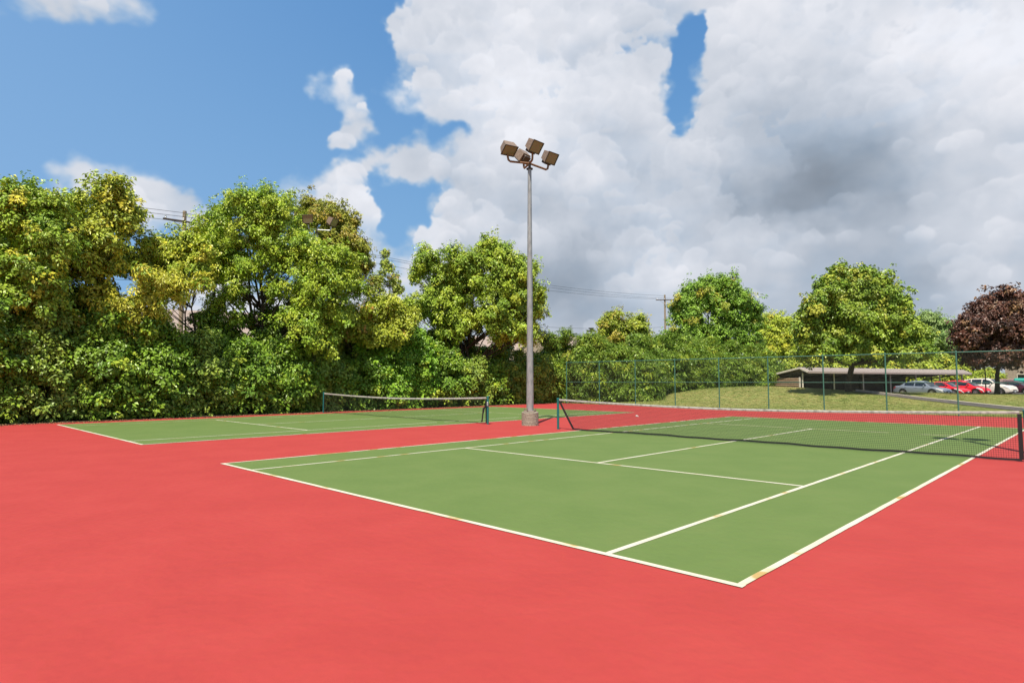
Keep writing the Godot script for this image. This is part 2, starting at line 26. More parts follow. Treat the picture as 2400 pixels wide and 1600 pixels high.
	"J": {"b": Vector3(-29.43, 0.40, -38.93), "c": [-0.14, 7.58, 2.06, 1.18, -1.79, 7.30, 0.29, 1.15, 0.99, 6.87, 1.34, 1.27, -0.51, 6.32, -0.69, 1.23, 2.12, 7.07, 0.64, 1.26, 0.26, 6.80, -2.20, 1.23, -0.80, 6.09, 2.32, 1.05, -1.56, 5.65, 0.66, 1.01, 0.52, 5.38, 1.47, 1.18, -0.75, 5.03, -0.36, 1.15, 2.27, 5.60, 0.08, 1.04, 0.46, 4.97, -2.07, 1.01, -1.49, 7.42, 2.36, 0.46, -2.03, 7.32, 1.28, 0.44, 1.37, 4.47, 0.76, 1.00, 0.06, 4.39, -1.11, 0.97, 0.02, 8.25, 2.13, 0.54, -1.40, 8.03, 0.16, 0.53, -0.24, 7.92, 1.91, 0.69, -0.99, 7.50, 2.03, 0.66, -1.77, 7.67, 0.04, 0.67, -2.08, 7.31, 0.60, 0.63, 1.38, 6.97, 0.81, 1.01, -0.80, 5.67, -0.70, 0.95, -0.30, 6.56, -1.62, 0.99, 2.02, 6.34, 0.18, 0.92, 0.18, 5.89, -2.32, 0.90, -1.32, 6.76, 2.16, 0.60, -1.33, 5.34, -0.03, 0.86, 0.77, 4.93, 0.94, 0.87, -0.52, 4.71, -0.92, 0.85, 1.65, 5.03, 0.24, 0.82, 0.08, 4.68, -1.77, 0.79]},
	"K": {"b": Vector3(-25.07, 0.60, -48.74), "c": [0.20, 10.83, 2.79, 1.43, -1.60, 10.45, -1.08, 1.40, 1.37, 11.78, 0.98, 1.30, -0.24, 11.62, -1.86, 1.26, -0.71, 9.83, 4.05, 1.09, -2.30, 9.48, 0.43, 1.08, 3.33, 11.19, 0.91, 1.32, 1.24, 11.16, -3.81, 1.31, 3.95, 10.25, 0.16, 1.09, 2.23, 10.41, -5.14, 1.08, 1.71, 9.43, 0.75, 1.54, 0.65, 8.99, -2.12, 1.50, 0.47, 8.35, 3.41, 1.37, -2.05, 7.86, -1.52, 1.36, -1.38, 8.94, 3.83, 0.96, -2.98, 8.28, 1.61, 0.94, 4.15, 8.94, -1.55, 1.25, 3.28, 8.34, -4.73, 1.22, 4.44, 8.03, -2.55, 0.97, 3.25, 7.90, -4.04, 0.94, 3.38, 7.43, 0.13, 1.57, 1.43, 7.53, -4.50, 1.54, 1.59, 6.48, 1.67, 1.57, -0.04, 5.97, -1.90, 1.54, 0.08, 6.45, 3.73, 1.32, -2.08, 6.13, -0.12, 1.31, -1.66, 6.03, 4.39, 1.10, -3.46, 5.42, 1.33, 1.08, 4.35, 5.52, -0.87, 1.33, 3.04, 5.19, -4.65, 1.31, 2.29, 4.66, 1.13, 1.33, 0.79, 4.64, -3.22, 1.31, 0.30, 4.42, 3.24, 1.23, -1.86, 4.34, -0.87, 1.22, -0.43, 10.33, 3.24, 1.01, 0.61, 11.31, 1.71, 1.09, -2.13, 9.96, -0.50, 0.99, -1.09, 11.03, -1.65, 1.07, 2.17, 11.49, 0.77, 1.05, 0.33, 11.39, -3.01, 1.03, -1.22, 9.39, 3.76, 0.82, -2.82, 8.88, 0.84, 0.80, 3.47, 10.72, 0.36, 0.96, 1.56, 10.78, -4.65, 0.95, 3.88, 9.60, -0.87, 0.93, 2.58, 9.37, -5.12, 0.92, 0.10, 7.40, 3.39, 1.08, -0.63, 8.65, 3.44, 0.93, -2.24, 6.99, -1.00, 1.07, 4.12, 8.48, -2.23, 0.89, 3.09, 8.12, -4.57, 0.86, 2.18, 7.93, -4.80, 1.10, 3.67, 7.96, -3.48, 0.76, 3.69, 6.47, -0.55, 1.16, 1.77, 5.57, 1.22, 1.16, 0.20, 5.31, -2.74, 1.14, -1.13, 5.15, -1.56, 1.10, -0.96, 6.24, 3.88, 0.97, -2.15, 5.23, -0.68, 1.01, -2.94, 5.77, 0.42, 0.95, 1.74, 4.92, -4.12, 1.05]},
	"L": {"b": Vector3(-26.56, 0.50, -72.37), "c": [-0.01, 9.58, 1.63, 1.40, -1.22, 9.12, 0.23, 1.35, 1.39, 9.31, 0.59, 1.40, 0.81, 9.07, -2.72, 1.35, -0.35, 7.59, 2.44, 1.58, -1.14, 6.95, -0.75, 1.53, 1.61, 7.24, 1.32, 1.57, 0.44, 7.10, -3.15, 1.53, 1.74, 8.58, -0.83, 0.80, 1.61, 8.37, -2.12, 0.76, 0.47, 5.76, 1.58, 1.46, -0.43, 5.29, -1.18, 1.41, 2.00, 5.79, -0.72, 1.22, 1.28, 4.61, -2.22, 1.18, -0.92, 5.16, 2.70, 1.22, -1.58, 3.89, 0.33, 1.18, 0.52, 9.45, 0.93, 1.12, -0.79, 9.35, 0.75, 1.10, -1.36, 8.04, -0.44, 1.15, 1.39, 8.95, -0.30, 0.88, 1.03, 8.72, -2.60, 0.85, 0.45, 8.09, -3.11, 1.15, -0.11, 6.67, 1.83, 1.22, -0.96, 6.12, -1.15, 1.18, 0.87, 6.50, 1.27, 1.21, 0.85, 7.73, -2.82, 0.92, 1.50, 8.47, -1.65, 0.63, -0.40, 5.46, 1.96, 1.07, 0.25, 4.95, -1.88, 1.03, 1.47, 5.20, -1.65, 0.96]},
	"M": {"b": Vector3(-7.59, 0.67, -37.84), "c": [0.56, 9.24, 2.63, 0.87, -0.81, 9.65, -1.44, 0.87, 2.02, 8.92, 2.42, 0.89, 0.77, 9.54, -3.29, 0.90, -0.16, 8.51, 3.74, 0.73, -1.44, 8.75, -1.36, 0.73, 2.70, 8.96, -0.01, 0.78, 1.90, 8.93, -3.59, 0.77, -0.24, 7.40, 4.80, 0.99, -1.98, 7.78, -1.41, 1.00, 0.93, 7.51, 2.49, 1.20, -0.35, 7.85, -1.45, 1.20, 2.36, 7.52, 0.99, 1.11, 1.44, 7.46, -4.00, 1.10, 3.52, 7.52, -0.12, 0.90, 2.25, 7.72, -4.79, 0.90, -0.80, 6.36, 5.85, 0.91, -2.71, 6.76, -0.02, 0.94, -0.13, 5.84, 3.28, 1.21, -1.14, 5.47, -0.70, 1.20, 1.73, 5.70, 3.42, 1.24, -0.58, 5.66, -3.78, 1.27, 2.98, 5.76, 1.36, 1.19, 1.37, 6.06, -5.44, 1.20, 3.80, 6.96, -1.75, 0.65, 3.05, 6.62, -4.48, 0.63, -1.34, 5.09, 5.66, 0.92, -3.03, 5.29, 0.52, 0.94, 4.39, 5.41, 0.25, 0.82, 3.15, 5.39, -6.58, 0.83, 4.72, 4.52, -2.00, 0.85, 3.88, 4.20, -5.06, 0.83, -0.90, 4.15, 4.01, 1.21, -2.52, 3.90, -0.58, 1.20, 0.78, 3.93, 3.44, 1.26, -0.90, 3.74, -1.85, 1.27, 2.23, 4.10, 2.11, 1.25, 0.87, 4.23, -3.21, 1.27, 3.44, 4.15, -0.25, 1.21, 2.59, 4.02, -5.11, 1.20, 4.49, 3.45, -0.60, 0.90, 3.42, 3.39, -5.94, 0.90, 4.94, 3.34, -3.53, 0.59, 4.70, 3.25, -5.52, 0.57, -1.37, 3.64, 5.32, 0.76, -3.38, 3.32, -0.39, 0.77, 0.12, 3.21, 5.37, 0.71, -2.28, 3.23, -3.09, 0.73, 1.20, 3.23, 2.87, 0.73, -0.41, 3.23, -2.53, 0.73, 2.70, 3.24, 0.58, 0.74, 1.47, 3.23, -3.69, 0.73, 4.16, 3.09, 0.94, 0.59, 2.82, 3.11, -5.29, 0.60, 1.11, 9.08, 2.35, 0.70, 0.02, 8.87, 3.00, 0.64, -1.30, 9.20, -1.58, 0.64, -0.76, 8.75, -1.62, 0.83, 1.30, 8.22, 2.28, 0.84, 1.16, 9.23, -3.62, 0.67, -0.37, 7.95, 4.09, 0.69, -1.88, 8.27, -1.56, 0.69, 2.94, 8.24, -0.25, 0.67, 2.36, 8.24, 0.31, 0.75, 1.50, 8.20, -3.97, 0.75, -0.69, 6.88, 5.15, 0.76, -1.34, 7.81, -1.61, 0.88, 2.77, 7.52, 0.25, 0.80, 1.67, 7.59, -4.57, 0.80, 2.48, 7.17, -4.82, 0.61, -1.24, 5.72, 5.58, 0.73, -3.04, 6.03, 0.07, 0.75, 0.62, 5.77, 3.17, 0.98, -0.69, 4.99, 3.47, 0.97, -2.00, 4.68, -0.82, 0.96, -1.20, 4.60, -1.45, 0.99, 1.08, 4.82, 3.25, 1.00, -0.02, 4.95, -3.67, 1.02, 0.23, 5.86, -4.79, 0.99, 3.51, 5.58, 0.63, 0.80, 2.04, 6.34, -5.14, 0.73, -1.53, 4.37, 5.31, 0.67, -2.95, 4.60, -0.21, 0.85, 3.74, 4.78, -0.18, 0.81, 2.70, 4.71, -6.03, 0.81, 4.43, 3.98, -1.48, 0.70, 3.47, 3.79, -5.68, 0.69, 3.06, 4.11, -5.27, 0.81, -1.31, 3.90, 4.48, 0.79, -0.23, 4.04, 3.55, 0.99, -3.12, 3.61, -0.67, 0.79, 0.81, 3.58, 2.98, 0.79, -0.83, 3.49, -2.37, 0.80, -1.76, 3.49, -2.65, 0.80, 1.54, 3.66, 2.31, 0.79, 2.29, 3.67, 1.17, 0.80, 1.00, 3.73, -3.63, 0.80, 0.06, 3.73, -3.05, 0.80, 3.79, 3.80, -0.60, 0.84, 2.90, 3.69, -0.01, 0.78, 2.53, 3.56, -5.38, 0.72, 4.16, 3.27, -0.01, 0.59, 2.95, 3.25, -5.79, 0.60]},
	"N": {"b": Vector3(-12.48, 0.50, -99.98), "c": [0.38, 10.48, 3.15, 1.68, -0.19, 10.59, -2.19, 1.64, 1.71, 9.51, 1.19, 1.69, 0.44, 8.55, -3.24, 1.64, 2.40, 7.46, 0.72, 1.55, 1.70, 6.47, -4.60, 1.51, 0.86, 7.75, 3.26, 1.74, -0.30, 6.96, -1.95, 1.70, -0.66, 10.90, 3.00, 0.88, -1.87, 10.56, -0.04, 0.85, 2.63, 5.48, -0.93, 1.50, 2.12, 4.86, -3.41, 1.44, -0.73, 6.91, 3.98, 1.34, -1.32, 6.10, -1.53, 1.31, -0.31, 10.69, 2.90, 1.02, 0.87, 10.00, 1.99, 1.35, -0.05, 9.57, -2.89, 1.31, -1.20, 10.58, -1.30, 0.99, 1.88, 8.49, 0.77, 1.29, -0.10, 7.76, -2.77, 1.34, 2.34, 6.47, -0.28, 1.22, 1.74, 5.66, -4.19, 1.18, -0.11, 7.33, 3.44, 1.23, -0.99, 6.53, -1.92, 1.20, 2.20, 5.17, -2.35, 1.18]},
	"P": {"b": Vector3(0.71, 0.68, -48.68), "c": [-0.02, 7.31, 2.66, 0.88, -0.35, 6.92, -1.16, 0.87, 1.12, 7.51, 2.86, 0.86, 0.69, 7.97, -3.85, 0.87, 1.91, 7.48, 0.94, 0.88, 1.42, 7.10, -3.57, 0.87, -0.66, 6.35, 4.16, 0.87, -1.10, 6.36, -0.92, 0.87, 0.65, 6.09, 4.07, 1.03, -0.49, 6.00, -4.16, 1.04, 1.79, 6.00, 1.87, 1.04, 1.03, 5.99, -3.78, 1.04, -1.24, 5.43, 5.38, 0.76, -1.70, 5.53, -0.51, 0.76, -0.25, 5.06, 4.94, 1.03, -1.60, 4.77, -2.89, 1.04, 1.07, 4.72, 3.48, 1.10, 0.28, 4.87, -3.89, 1.11, 2.09, 4.61, 1.33, 1.05, 1.80, 4.63, -4.22, 1.04, -0.99, 4.03, 5.52, 0.86, -1.97, 3.61, -2.07, 0.87, -0.12, 3.75, 3.01, 1.05, -0.49, 3.65, -1.07, 1.04, 1.22, 3.54, 2.71, 1.04, 0.33, 3.60, -3.03, 1.04, 2.26, 3.59, 0.49, 0.99, 2.05, 3.41, -3.65, 0.97, -0.75, 3.09, 4.50, 0.69, -1.57, 2.77, -1.91, 0.69, 0.51, 2.83, 4.10, 0.75, -0.59, 2.84, -3.45, 0.76, 1.65, 2.84, 1.86, 0.77, 0.89, 2.84, -3.15, 0.76, 2.81, 5.75, -0.68, 0.99, 2.69, 5.33, -3.90, 0.97, 3.11, 3.97, -1.11, 1.00, 2.73, 3.36, -3.98, 0.97, -1.69, 4.62, 4.85, 0.49, -2.58, 4.43, 0.46, 0.49, 2.69, 7.06, -0.33, 0.71, 2.20, 6.88, -3.74, 0.69, 0.38, 7.41, 2.58, 0.70, -0.52, 6.83, 3.23, 0.70, -0.90, 6.64, -1.22, 0.69, 1.28, 6.75, 2.18, 0.76, 0.88, 7.54, -3.89, 0.69, 2.13, 7.27, 0.12, 0.63, 1.67, 6.74, 1.22, 0.77, 1.64, 6.99, -3.83, 0.63, -0.18, 6.22, 3.93, 0.76, -0.63, 5.71, 4.37, 0.76, -1.57, 5.94, -0.89, 0.65, 0.68, 5.41, 3.60, 0.85, -0.28, 5.43, -4.20, 0.86, 0.10, 5.99, -4.15, 0.83, 1.77, 5.30, 1.42, 0.84, 0.48, 5.43, -4.01, 0.86, -1.64, 5.03, 4.94, 0.50, -0.92, 5.25, 4.98, 0.71, -0.80, 4.54, 5.05, 0.75, -1.96, 4.19, -2.66, 0.76, 0.97, 4.13, 2.92, 0.85, 2.00, 4.10, 0.73, 0.81, 2.07, 4.98, -4.24, 0.81, 1.75, 4.02, -4.11, 0.81, -1.52, 4.33, 5.00, 0.54, -1.95, 3.19, -2.17, 0.63, 0.38, 3.65, 2.68, 0.84, 0.02, 3.29, 3.38, 0.72, -1.21, 3.21, -1.67, 0.69, 1.26, 3.19, 2.10, 0.72, 0.44, 3.22, -3.27, 0.72, -0.30, 3.22, -3.42, 0.72, 1.78, 3.21, 0.99, 0.70, 2.21, 3.39, -4.00, 0.78, -0.29, 2.96, 4.12, 0.58, -0.02, 2.84, -3.48, 0.61, 2.58, 6.40, -0.68, 0.68, 2.79, 4.86, -1.07, 0.80, 2.27, 6.10, -4.00, 0.67]}
}

var M := {}
var rng := RandomNumberGenerator.new()
var taken := {}
var leaves := 0

# ------------------------------------------------------------------ mesh building
class Shape:
	var v := PackedVector3Array()
	var n := PackedVector3Array()
	var uv := PackedVector2Array()

	func tri(a: Vector3, b: Vector3, c: Vector3, na: Vector3, nb: Vector3, nc: Vector3) -> void:
		if (c - a).cross(b - a).dot(na + nb + nc) < 0.0:
			v.append(a); v.append(c); v.append(b)
			n.append(na); n.append(nc); n.append(nb)
		else:
			v.append(a); v.append(b); v.append(c)
			n.append(na); n.append(nb); n.append(nc)

	func quad(a: Vector3, b: Vector3, c: Vector3, d: Vector3, nn: Vector3) -> void:
		tri(a, b, c, nn, nn, nn)
		tri(a, c, d, nn, nn, nn)

	func face(a: Vector3, b: Vector3, c: Vector3, away: Vector3) -> void:
		var nn := (c - a).cross(b - a).normalized()
		if nn.dot(away) < 0.0:
			nn = -nn
		tri(a, b, c, nn, nn, nn)

	func poly(pts: Array, away: Vector3) -> void:
		for i in range(1, pts.size() - 1):
			face(pts[0], pts[i], pts[i + 1], away)

	func box(c: Vector3, size: Vector3, b := Basis.IDENTITY, bevel := 0.0) -> void:
		var h := size * 0.5
		var e := minf(bevel, minf(h.x, minf(h.y, h.z)) * 0.9)
		var corner := func(s: Vector3, axis: int) -> Vector3:
			var q := Vector3.ZERO
			for k in 3:
				q[k] = s[k] * (h[k] if k == axis else h[k] - e)
			return c + b * q
		for axis in 3:
			for sg in [-1.0, 1.0]:
				var p := []
				var nn := Vector3.ZERO
				nn[axis] = sg
				for st in [[-1, -1], [1, -1], [1, 1], [-1, 1]]:
					var s := Vector3.ZERO
					s[axis] = sg
					s[(axis + 1) % 3] = st[0]
					s[(axis + 2) % 3] = st[1]
					p.append(corner.call(s, axis))
				quad(p[0], p[1], p[2], p[3], b * nn)
		if e <= 0.0:
			return
		for axis in 3:
			var a1 := (axis + 1) % 3
			var a2 := (axis + 2) % 3
			for s1 in [-1.0, 1.0]:
				for s2 in [-1.0, 1.0]:
					var lo := Vector3.ZERO
					lo[a1] = s1; lo[a2] = s2
					var hi := lo
					lo[axis] = -1.0; hi[axis] = 1.0
					var nn := Vector3.ZERO
					nn[a1] = s1; nn[a2] = s2
					quad(corner.call(lo, a1), corner.call(hi, a1), corner.call(hi, a2), corner.call(lo, a2), (b * nn).normalized())
		for sx in [-1.0, 1.0]:
			for sy in [-1.0, 1.0]:
				for sz in [-1.0, 1.0]:
					var s := Vector3(sx, sy, sz)
					var nn := (b * s).normalized()
					tri(corner.call(s, 0), corner.call(s, 1), corner.call(s, 2), nn, nn, nn)

	func tube(pts: Array, radii: Array, sides := 8, caps := true) -> void:
		var rings := []
		var norms := []
		var side := Vector3.ZERO
		for i in pts.size():
			var d: Vector3 = (pts[mini(i + 1, pts.size() - 1)] - pts[maxi(i - 1, 0)]).normalized()
			if i == 0:
				side = d.cross(Vector3.UP if absf(d.y) < 0.9 else Vector3.RIGHT).normalized()
			else:
				side = (side - d * side.dot(d)).normalized()
			var other := d.cross(side)
			var r: float = radii[i] if radii.size() > 1 else radii[0]
			var ring := PackedVector3Array()
			var nr := PackedVector3Array()
			for k in sides + 1:
				var a := TAU * k / sides
				var o := side * cos(a) + other * sin(a)
				nr.append(o)
				ring.append(pts[i] + o * r)
			rings.append(ring)
			norms.append(nr)
		for i in pts.size() - 1:
			for k in sides:
				tri(rings[i][k], rings[i][k + 1], rings[i + 1][k + 1], norms[i][k], norms[i][k + 1], norms[i + 1][k + 1])
				tri(rings[i][k], rings[i + 1][k + 1], rings[i + 1][k], norms[i][k], norms[i + 1][k + 1], norms[i + 1][k])
		if caps:
			for e in [0, pts.size() - 1]:
				var out: Vector3 = (pts[e] - pts[1 if e == 0 else e - 1]).normalized()
				for k in range(1, sides - 1):
					tri(rings[e][0], rings[e][k], rings[e][k + 1], out, out, out)

	# a net of points, rows along one way and columns along the other; smooth, facing away from `inside`
	func loft(rows: Array, inside: Callable) -> void:
		var nr := rows.size()
		var nc: int = rows[0].size()
		var norms := []
		for i in nr:
			var line := PackedVector3Array()
			for j in nc:
				var du: Vector3 = rows[mini(i + 1, nr - 1)][j] - rows[maxi(i - 1, 0)][j]
				var dv: Vector3 = rows[i][mini(j + 1, nc - 1)] - rows[i][maxi(j - 1, 0)]
				var nn := du.cross(dv)
				nn = nn.normalized() if nn.length() > 1e-9 else Vector3.UP
				if nn.dot(rows[i][j] - inside.call(rows[i][j])) < 0.0:
					nn = -nn
				line.append(nn)
			norms.append(line)
		for i in nr - 1:
			for j in nc - 1:
				tri(rows[i][j], rows[i][j + 1], rows[i + 1][j + 1], norms[i][j], norms[i][j + 1], norms[i + 1][j + 1])
				tri(rows[i][j], rows[i + 1][j + 1], rows[i + 1][j], norms[i][j], norms[i + 1][j + 1], norms[i + 1][j])

	func lathe(c: Vector3, profile: Array, sides := 24, b := Basis.IDENTITY) -> void:
		for i in profile.size() - 1:
			var p: Vector2 = profile[i]
			var q: Vector2 = profile[i + 1]
			var t := (q - p).normalized()
			var nn := Vector2(t.y, -t.x)
			for k in sides:
				var a := TAU * k / sides
				var e := TAU * (k + 1) / sides
				var da := Vector3(cos(a), 0, sin(a))
				var de := Vector3(cos(e), 0, sin(e))
				var na := b * (da * nn.x + Vector3.UP * nn.y)
				var ne := b * (de * nn.x + Vector3.UP * nn.y)
				var a0 := c + b * (da * p.x + Vector3.UP * p.y)
				var e0 := c + b * (de * p.x + Vector3.UP * p.y)
				var a1 := c + b * (da * q.x + Vector3.UP * q.y)
				var e1 := c + b * (de * q.x + Vector3.UP * q.y)
				if p.x > 1e-5:
					tri(a0, e0, e1 if q.x > 1e-5 else a1, na, ne, ne if q.x > 1e-5 else na)
				if q.x > 1e-5:
					tri(a0, e1, a1, na, ne, na)

	func mesh() -> ArrayMesh:
		var arrays := []
		arrays.resize(Mesh.ARRAY_MAX)
		arrays[Mesh.ARRAY_VERTEX] = v
		arrays[Mesh.ARRAY_NORMAL] = n
		var m := ArrayMesh.new()
		m.add_surface_from_arrays(Mesh.PRIMITIVE_TRIANGLES, arrays)
		return m


func put(called: String, shape, material: Material, parent: Node = self) -> MeshInstance3D:
	var o := MeshInstance3D.new()
	o.name = numbered(called) if parent == self else called
	o.mesh = shape.mesh() if shape is Shape else shape
	o.material_override = material
	parent.add_child(o, true)
	return o


func numbered(called: String) -> String:
	var k: int = taken.get(called, 0)
	taken[called] = k + 1
	return called if k == 0 else "%s_%03d" % [called, k]


func tag(o: Node, label: String, category: String, group := "") -> void:
	o.set_meta("label", label)
	o.set_meta("category", category)
	if group:
		o.set_meta("group", group)


func thing(called: String, label: String, category: String, at := Vector3.ZERO, group := "") -> Node3D:
	var o := Node3D.new()
	o.name = numbered(called)
	add_child(o)
	o.position = at
	tag(o, label, category, group)
	return o


func structure(o: Node, label := "") -> Node:
	o.set_meta("kind", "structure")
	if label:
		o.set_meta("label", label)
	return o


func lin(r: float, g: float, b: float) -> Color:
	return Color(r, g, b).linear_to_srgb()


func paint(c: Color, rough := 0.7, metal := 0.0) -> StandardMaterial3D:
	var m := StandardMaterial3D.new()
	m.albedo_color = c
	m.roughness = rough
	m.metallic = metal
	return m


func noise_texture(seed_value: int, freq: float, octaves: int, ramp: Array, size := 512, normal := 0.0) -> NoiseTexture2D:
	var f := FastNoiseLite.new()
	f.seed = seed_value
	f.frequency = freq
	f.fractal_octaves = octaves
	f.noise_type = FastNoiseLite.TYPE_SIMPLEX_SMOOTH
	var t := NoiseTexture2D.new()
	t.noise = f
	t.width = size
	t.height = size
	t.seamless = true
	if normal > 0.0:
		t.as_normal_map = true
		t.bump_strength = normal
	elif ramp:
		var g := Gradient.new()
		g.offsets = PackedFloat32Array(ramp.map(func(x): return x[0]))
		g.colors = PackedColorArray(ramp.map(func(x): return x[1]))
		t.color_ramp = g
	return t


func patchy(tex: Texture2D, metres: float, rough: float, bump: Texture2D = null, bump_metres := 1.0, depth := 1.0, world := true) -> StandardMaterial3D:
	var m := StandardMaterial3D.new()
	m.albedo_texture = tex
	m.roughness = rough
	m.uv1_triplanar = true
	m.uv1_world_triplanar = world
	m.uv1_scale = Vector3.ONE / metres
	if bump:
		m.normal_enabled = true
		m.normal_texture = bump
		m.normal_scale = depth
	return m


func materials() -> void:
	var grain := noise_texture(11, 0.08, 3, [], 512, 4.0)
	# acrylic court paint
	var red := noise_texture(3, 0.006, 5, [[0.2, lin(0.330, 0.0425, 0.0395)], [0.5, lin(0.342, 0.0445, 0.041)], [0.8, lin(0.352, 0.0475, 0.0435)]], 1024)
	M.red = patchy(red, 9.0, 0.82, grain, 1.0, 0.1)
	M.red.metallic_specular = 0.25
	var green := noise_texture(4, 0.006, 5, [[0.2, lin(0.101, 0.158, 0.046)], [0.5, lin(0.106, 0.163, 0.048)], [0.8, lin(0.112, 0.168, 0.051)]], 1024)
	M.green = patchy(green, 9.0, 0.82, grain, 1.0, 0.1)
	M.green.metallic_specular = 0.25
	var line := noise_texture(5, 0.010, 4, [[0.2, lin(0.40, 0.28, 0.10)], [0.26, lin(0.47, 0.42, 0.26)], [0.34, lin(0.52, 0.495, 0.38)], [0.8, lin(0.55, 0.535, 0.45)]], 512)
	M.line = patchy(line, 5.0, 0.7)
	var worn := noise_texture(6, 0.02, 4, [[0.2, lin(0.32, 0.31, 0.12)], [0.36, lin(0.44, 0.42, 0.22)], [0.5, lin(0.49, 0.47, 0.30)], [0.8, lin(0.52, 0.50, 0.36)]], 512)
	M.worn_line = patchy(worn, 5.0, 0.7)
	var conc := noise_texture(7, 0.03, 5, [[0.2, lin(0.155, 0.138, 0.105)], [0.45, lin(0.245, 0.222, 0.175)], [0.6, lin(0.285, 0.26, 0.205)], [0.8, lin(0.37, 0.34, 0.28)]], 512)
	M.concrete = patchy(conc, 1.1, 0.9, noise_texture(12, 0.05, 4, [], 256, 6.0), 1.0, 0.6)
	var kerb := noise_texture(8, 0.02, 4, [[0.2, lin(0.44, 0.39, 0.33)], [0.8, lin(0.54, 0.49, 0.42)]], 256)
	M.kerb = patchy(kerb, 2.0, 0.9)
	var tar := noise_texture(9, 0.03, 4, [[0.2, lin(0.065, 0.058, 0.058)], [0.8, lin(0.10, 0.09, 0.09)]], 256)
	M.asphalt = patchy(tar, 2.0, 0.9)
	var turf := noise_texture(10, 0.012, 6, [[0.22, lin(0.12, 0.165, 0.03)], [0.42, lin(0.175, 0.205, 0.045)], [0.58, lin(0.22, 0.225, 0.06)], [0.78, lin(0.28, 0.25, 0.09)]], 1024)
	M.turf = patchy(turf, 11.0, 0.95, noise_texture(13, 0.06, 3, [], 512, 8.0), 1.0, 0.35)
	M.soil = patchy(noise_texture(27, 0.04, 5, [[0.2, lin(0.022, 0.016, 0.011)], [0.5, lin(0.05, 0.036, 0.024)], [0.8, lin(0.10, 0.07, 0.045)]], 512), 2.0, 0.95)
	M.grass = StandardMaterial3D.new()
	M.grass.vertex_color_use_as_albedo = true
	M.grass.roughness = 0.8
	M.grass.backlight = Color(0.2, 0.25, 0.05)
	M.grass.backlight_enabled = true
	M.leaf = StandardMaterial3D.new()
	M.leaf.vertex_color_use_as_albedo = true
	M.leaf.roughness = 0.42
	M.leaf.metallic_specular = 0.45
	M.leaf.backlight_enabled = true
	M.leaf.backlight = Color(0.28, 0.34, 0.06)
	M.purple_leaf = StandardMaterial3D.new()
	M.purple_leaf.vertex_color_use_as_albedo = true
	M.purple_leaf.roughness = 0.45
	M.purple_leaf.backlight_enabled = true
	M.purple_leaf.backlight = Color(0.25, 0.1, 0.04)
	M.litter = StandardMaterial3D.new()
	M.litter.vertex_color_use_as_albedo = true
	M.litter.roughness = 0.9
	var bark := noise_texture(14, 0.05, 4, [[0.2, lin(0.035, 0.026, 0.018)], [0.5, lin(0.075, 0.056, 0.040)], [0.8, lin(0.13, 0.10, 0.075)]], 256)
	M.bark = patchy(bark, 0.7, 0.95, noise_texture(15, 0.08, 3, [], 256, 8.0), 1.0, 1.0)
	M.bark.uv1_scale = Vector3(2.2, 0.5, 2.2)
	var post := noise_texture(16, 0.04, 4, [[0.2, lin(0.22, 0.165, 0.12)], [0.8, lin(0.34, 0.27, 0.205)]], 256)
	M.pole_wood = patchy(post, 1.0, 0.9)
	M.pole_wood.uv1_scale = Vector3(3.0, 0.25, 3.0)
	var steel := noise_texture(17, 0.02, 4, [[0.2, lin(0.245, 0.25, 0.26)], [0.5, lin(0.33, 0.335, 0.345)], [0.8, lin(0.385, 0.39, 0.395)]], 256)
	M.mast = patchy(steel, 0.8, 0.42)
	M.mast.metallic = 0.35
	M.mast.uv1_scale = Vector3(1.5, 0.4, 1.5)
	M.galvanised = paint(lin(0.5, 0.52, 0.55), 0.4, 0.5)
	var rust := noise_texture(18, 0.05, 4, [[0.25, lin(0.13, 0.055, 0.028)], [0.5, lin(0.22, 0.11, 0.06)], [0.8, lin(0.34, 0.23, 0.16)]], 256)
	M.rusty = patchy(rust, 0.5, 0.8)
	var bronze := noise_texture(19, 0.03, 3, [[0.2, lin(0.165, 0.120, 0.092)], [0.8, lin(0.25, 0.185, 0.145)]], 256)
	M.bronze = patchy(bronze, 0.7, 0.55)
	M.dark_bronze = paint(lin(0.055, 0.038, 0.030), 0.6)
	M.lens = paint(lin(0.19, 0.19, 0.115), 0.3)
	M.lens.metallic_specular = 0.8
	M.bolt = paint(lin(0.30, 0.24, 0.21), 0.5, 0.6)
	M.net_post = paint(lin(0.008, 0.125, 0.125), 0.35)
	M.net_cord = paint(lin(0.012, 0.012, 0.013), 0.8)
	M.black_tape = paint(lin(0.012, 0.012, 0.014), 0.6)
	var cloth := noise_texture(20, 0.03, 4, [[0.2, lin(0.24, 0.22, 0.21)], [0.5, lin(0.36, 0.335, 0.32)], [0.8, lin(0.44, 0.415, 0.39)]], 256)
	M.tape = patchy(cloth, 1.3, 0.8)
	M.fence_paint = paint(lin(0.045, 0.150, 0.110), 0.45)
	M.fence_wire = paint(lin(0.06, 0.10, 0.08), 0.5, 0.2)
	M.white_wood = paint(lin(0.62, 0.57, 0.51), 0.7)
	M.shingle = patchy(noise_texture(21, 0.05, 4, [[0.2, lin(0.215, 0.185, 0.172)], [0.8, lin(0.31, 0.27, 0.255)]], 256), 2.0, 0.9)
	M.fascia = paint(lin(0.34, 0.28, 0.26), 0.7)
	M.dark_boards = patchy(noise_texture(22, 0.05, 3, [[0.2, lin(0.045, 0.033, 0.033)], [0.8, lin(0.075, 0.058, 0.056)]], 256), 2.0, 0.85)
	M.slat = patchy(noise_texture(23, 0.03, 4, [[0.2, lin(0.36, 0.24, 0.16)], [0.8, lin(0.52, 0.38, 0.27)]], 256), 1.5, 0.8)
	M.glass_dark = paint(lin(0.012, 0.015, 0.018), 0.05)
	M.glass_dark.metallic_specular = 0.7
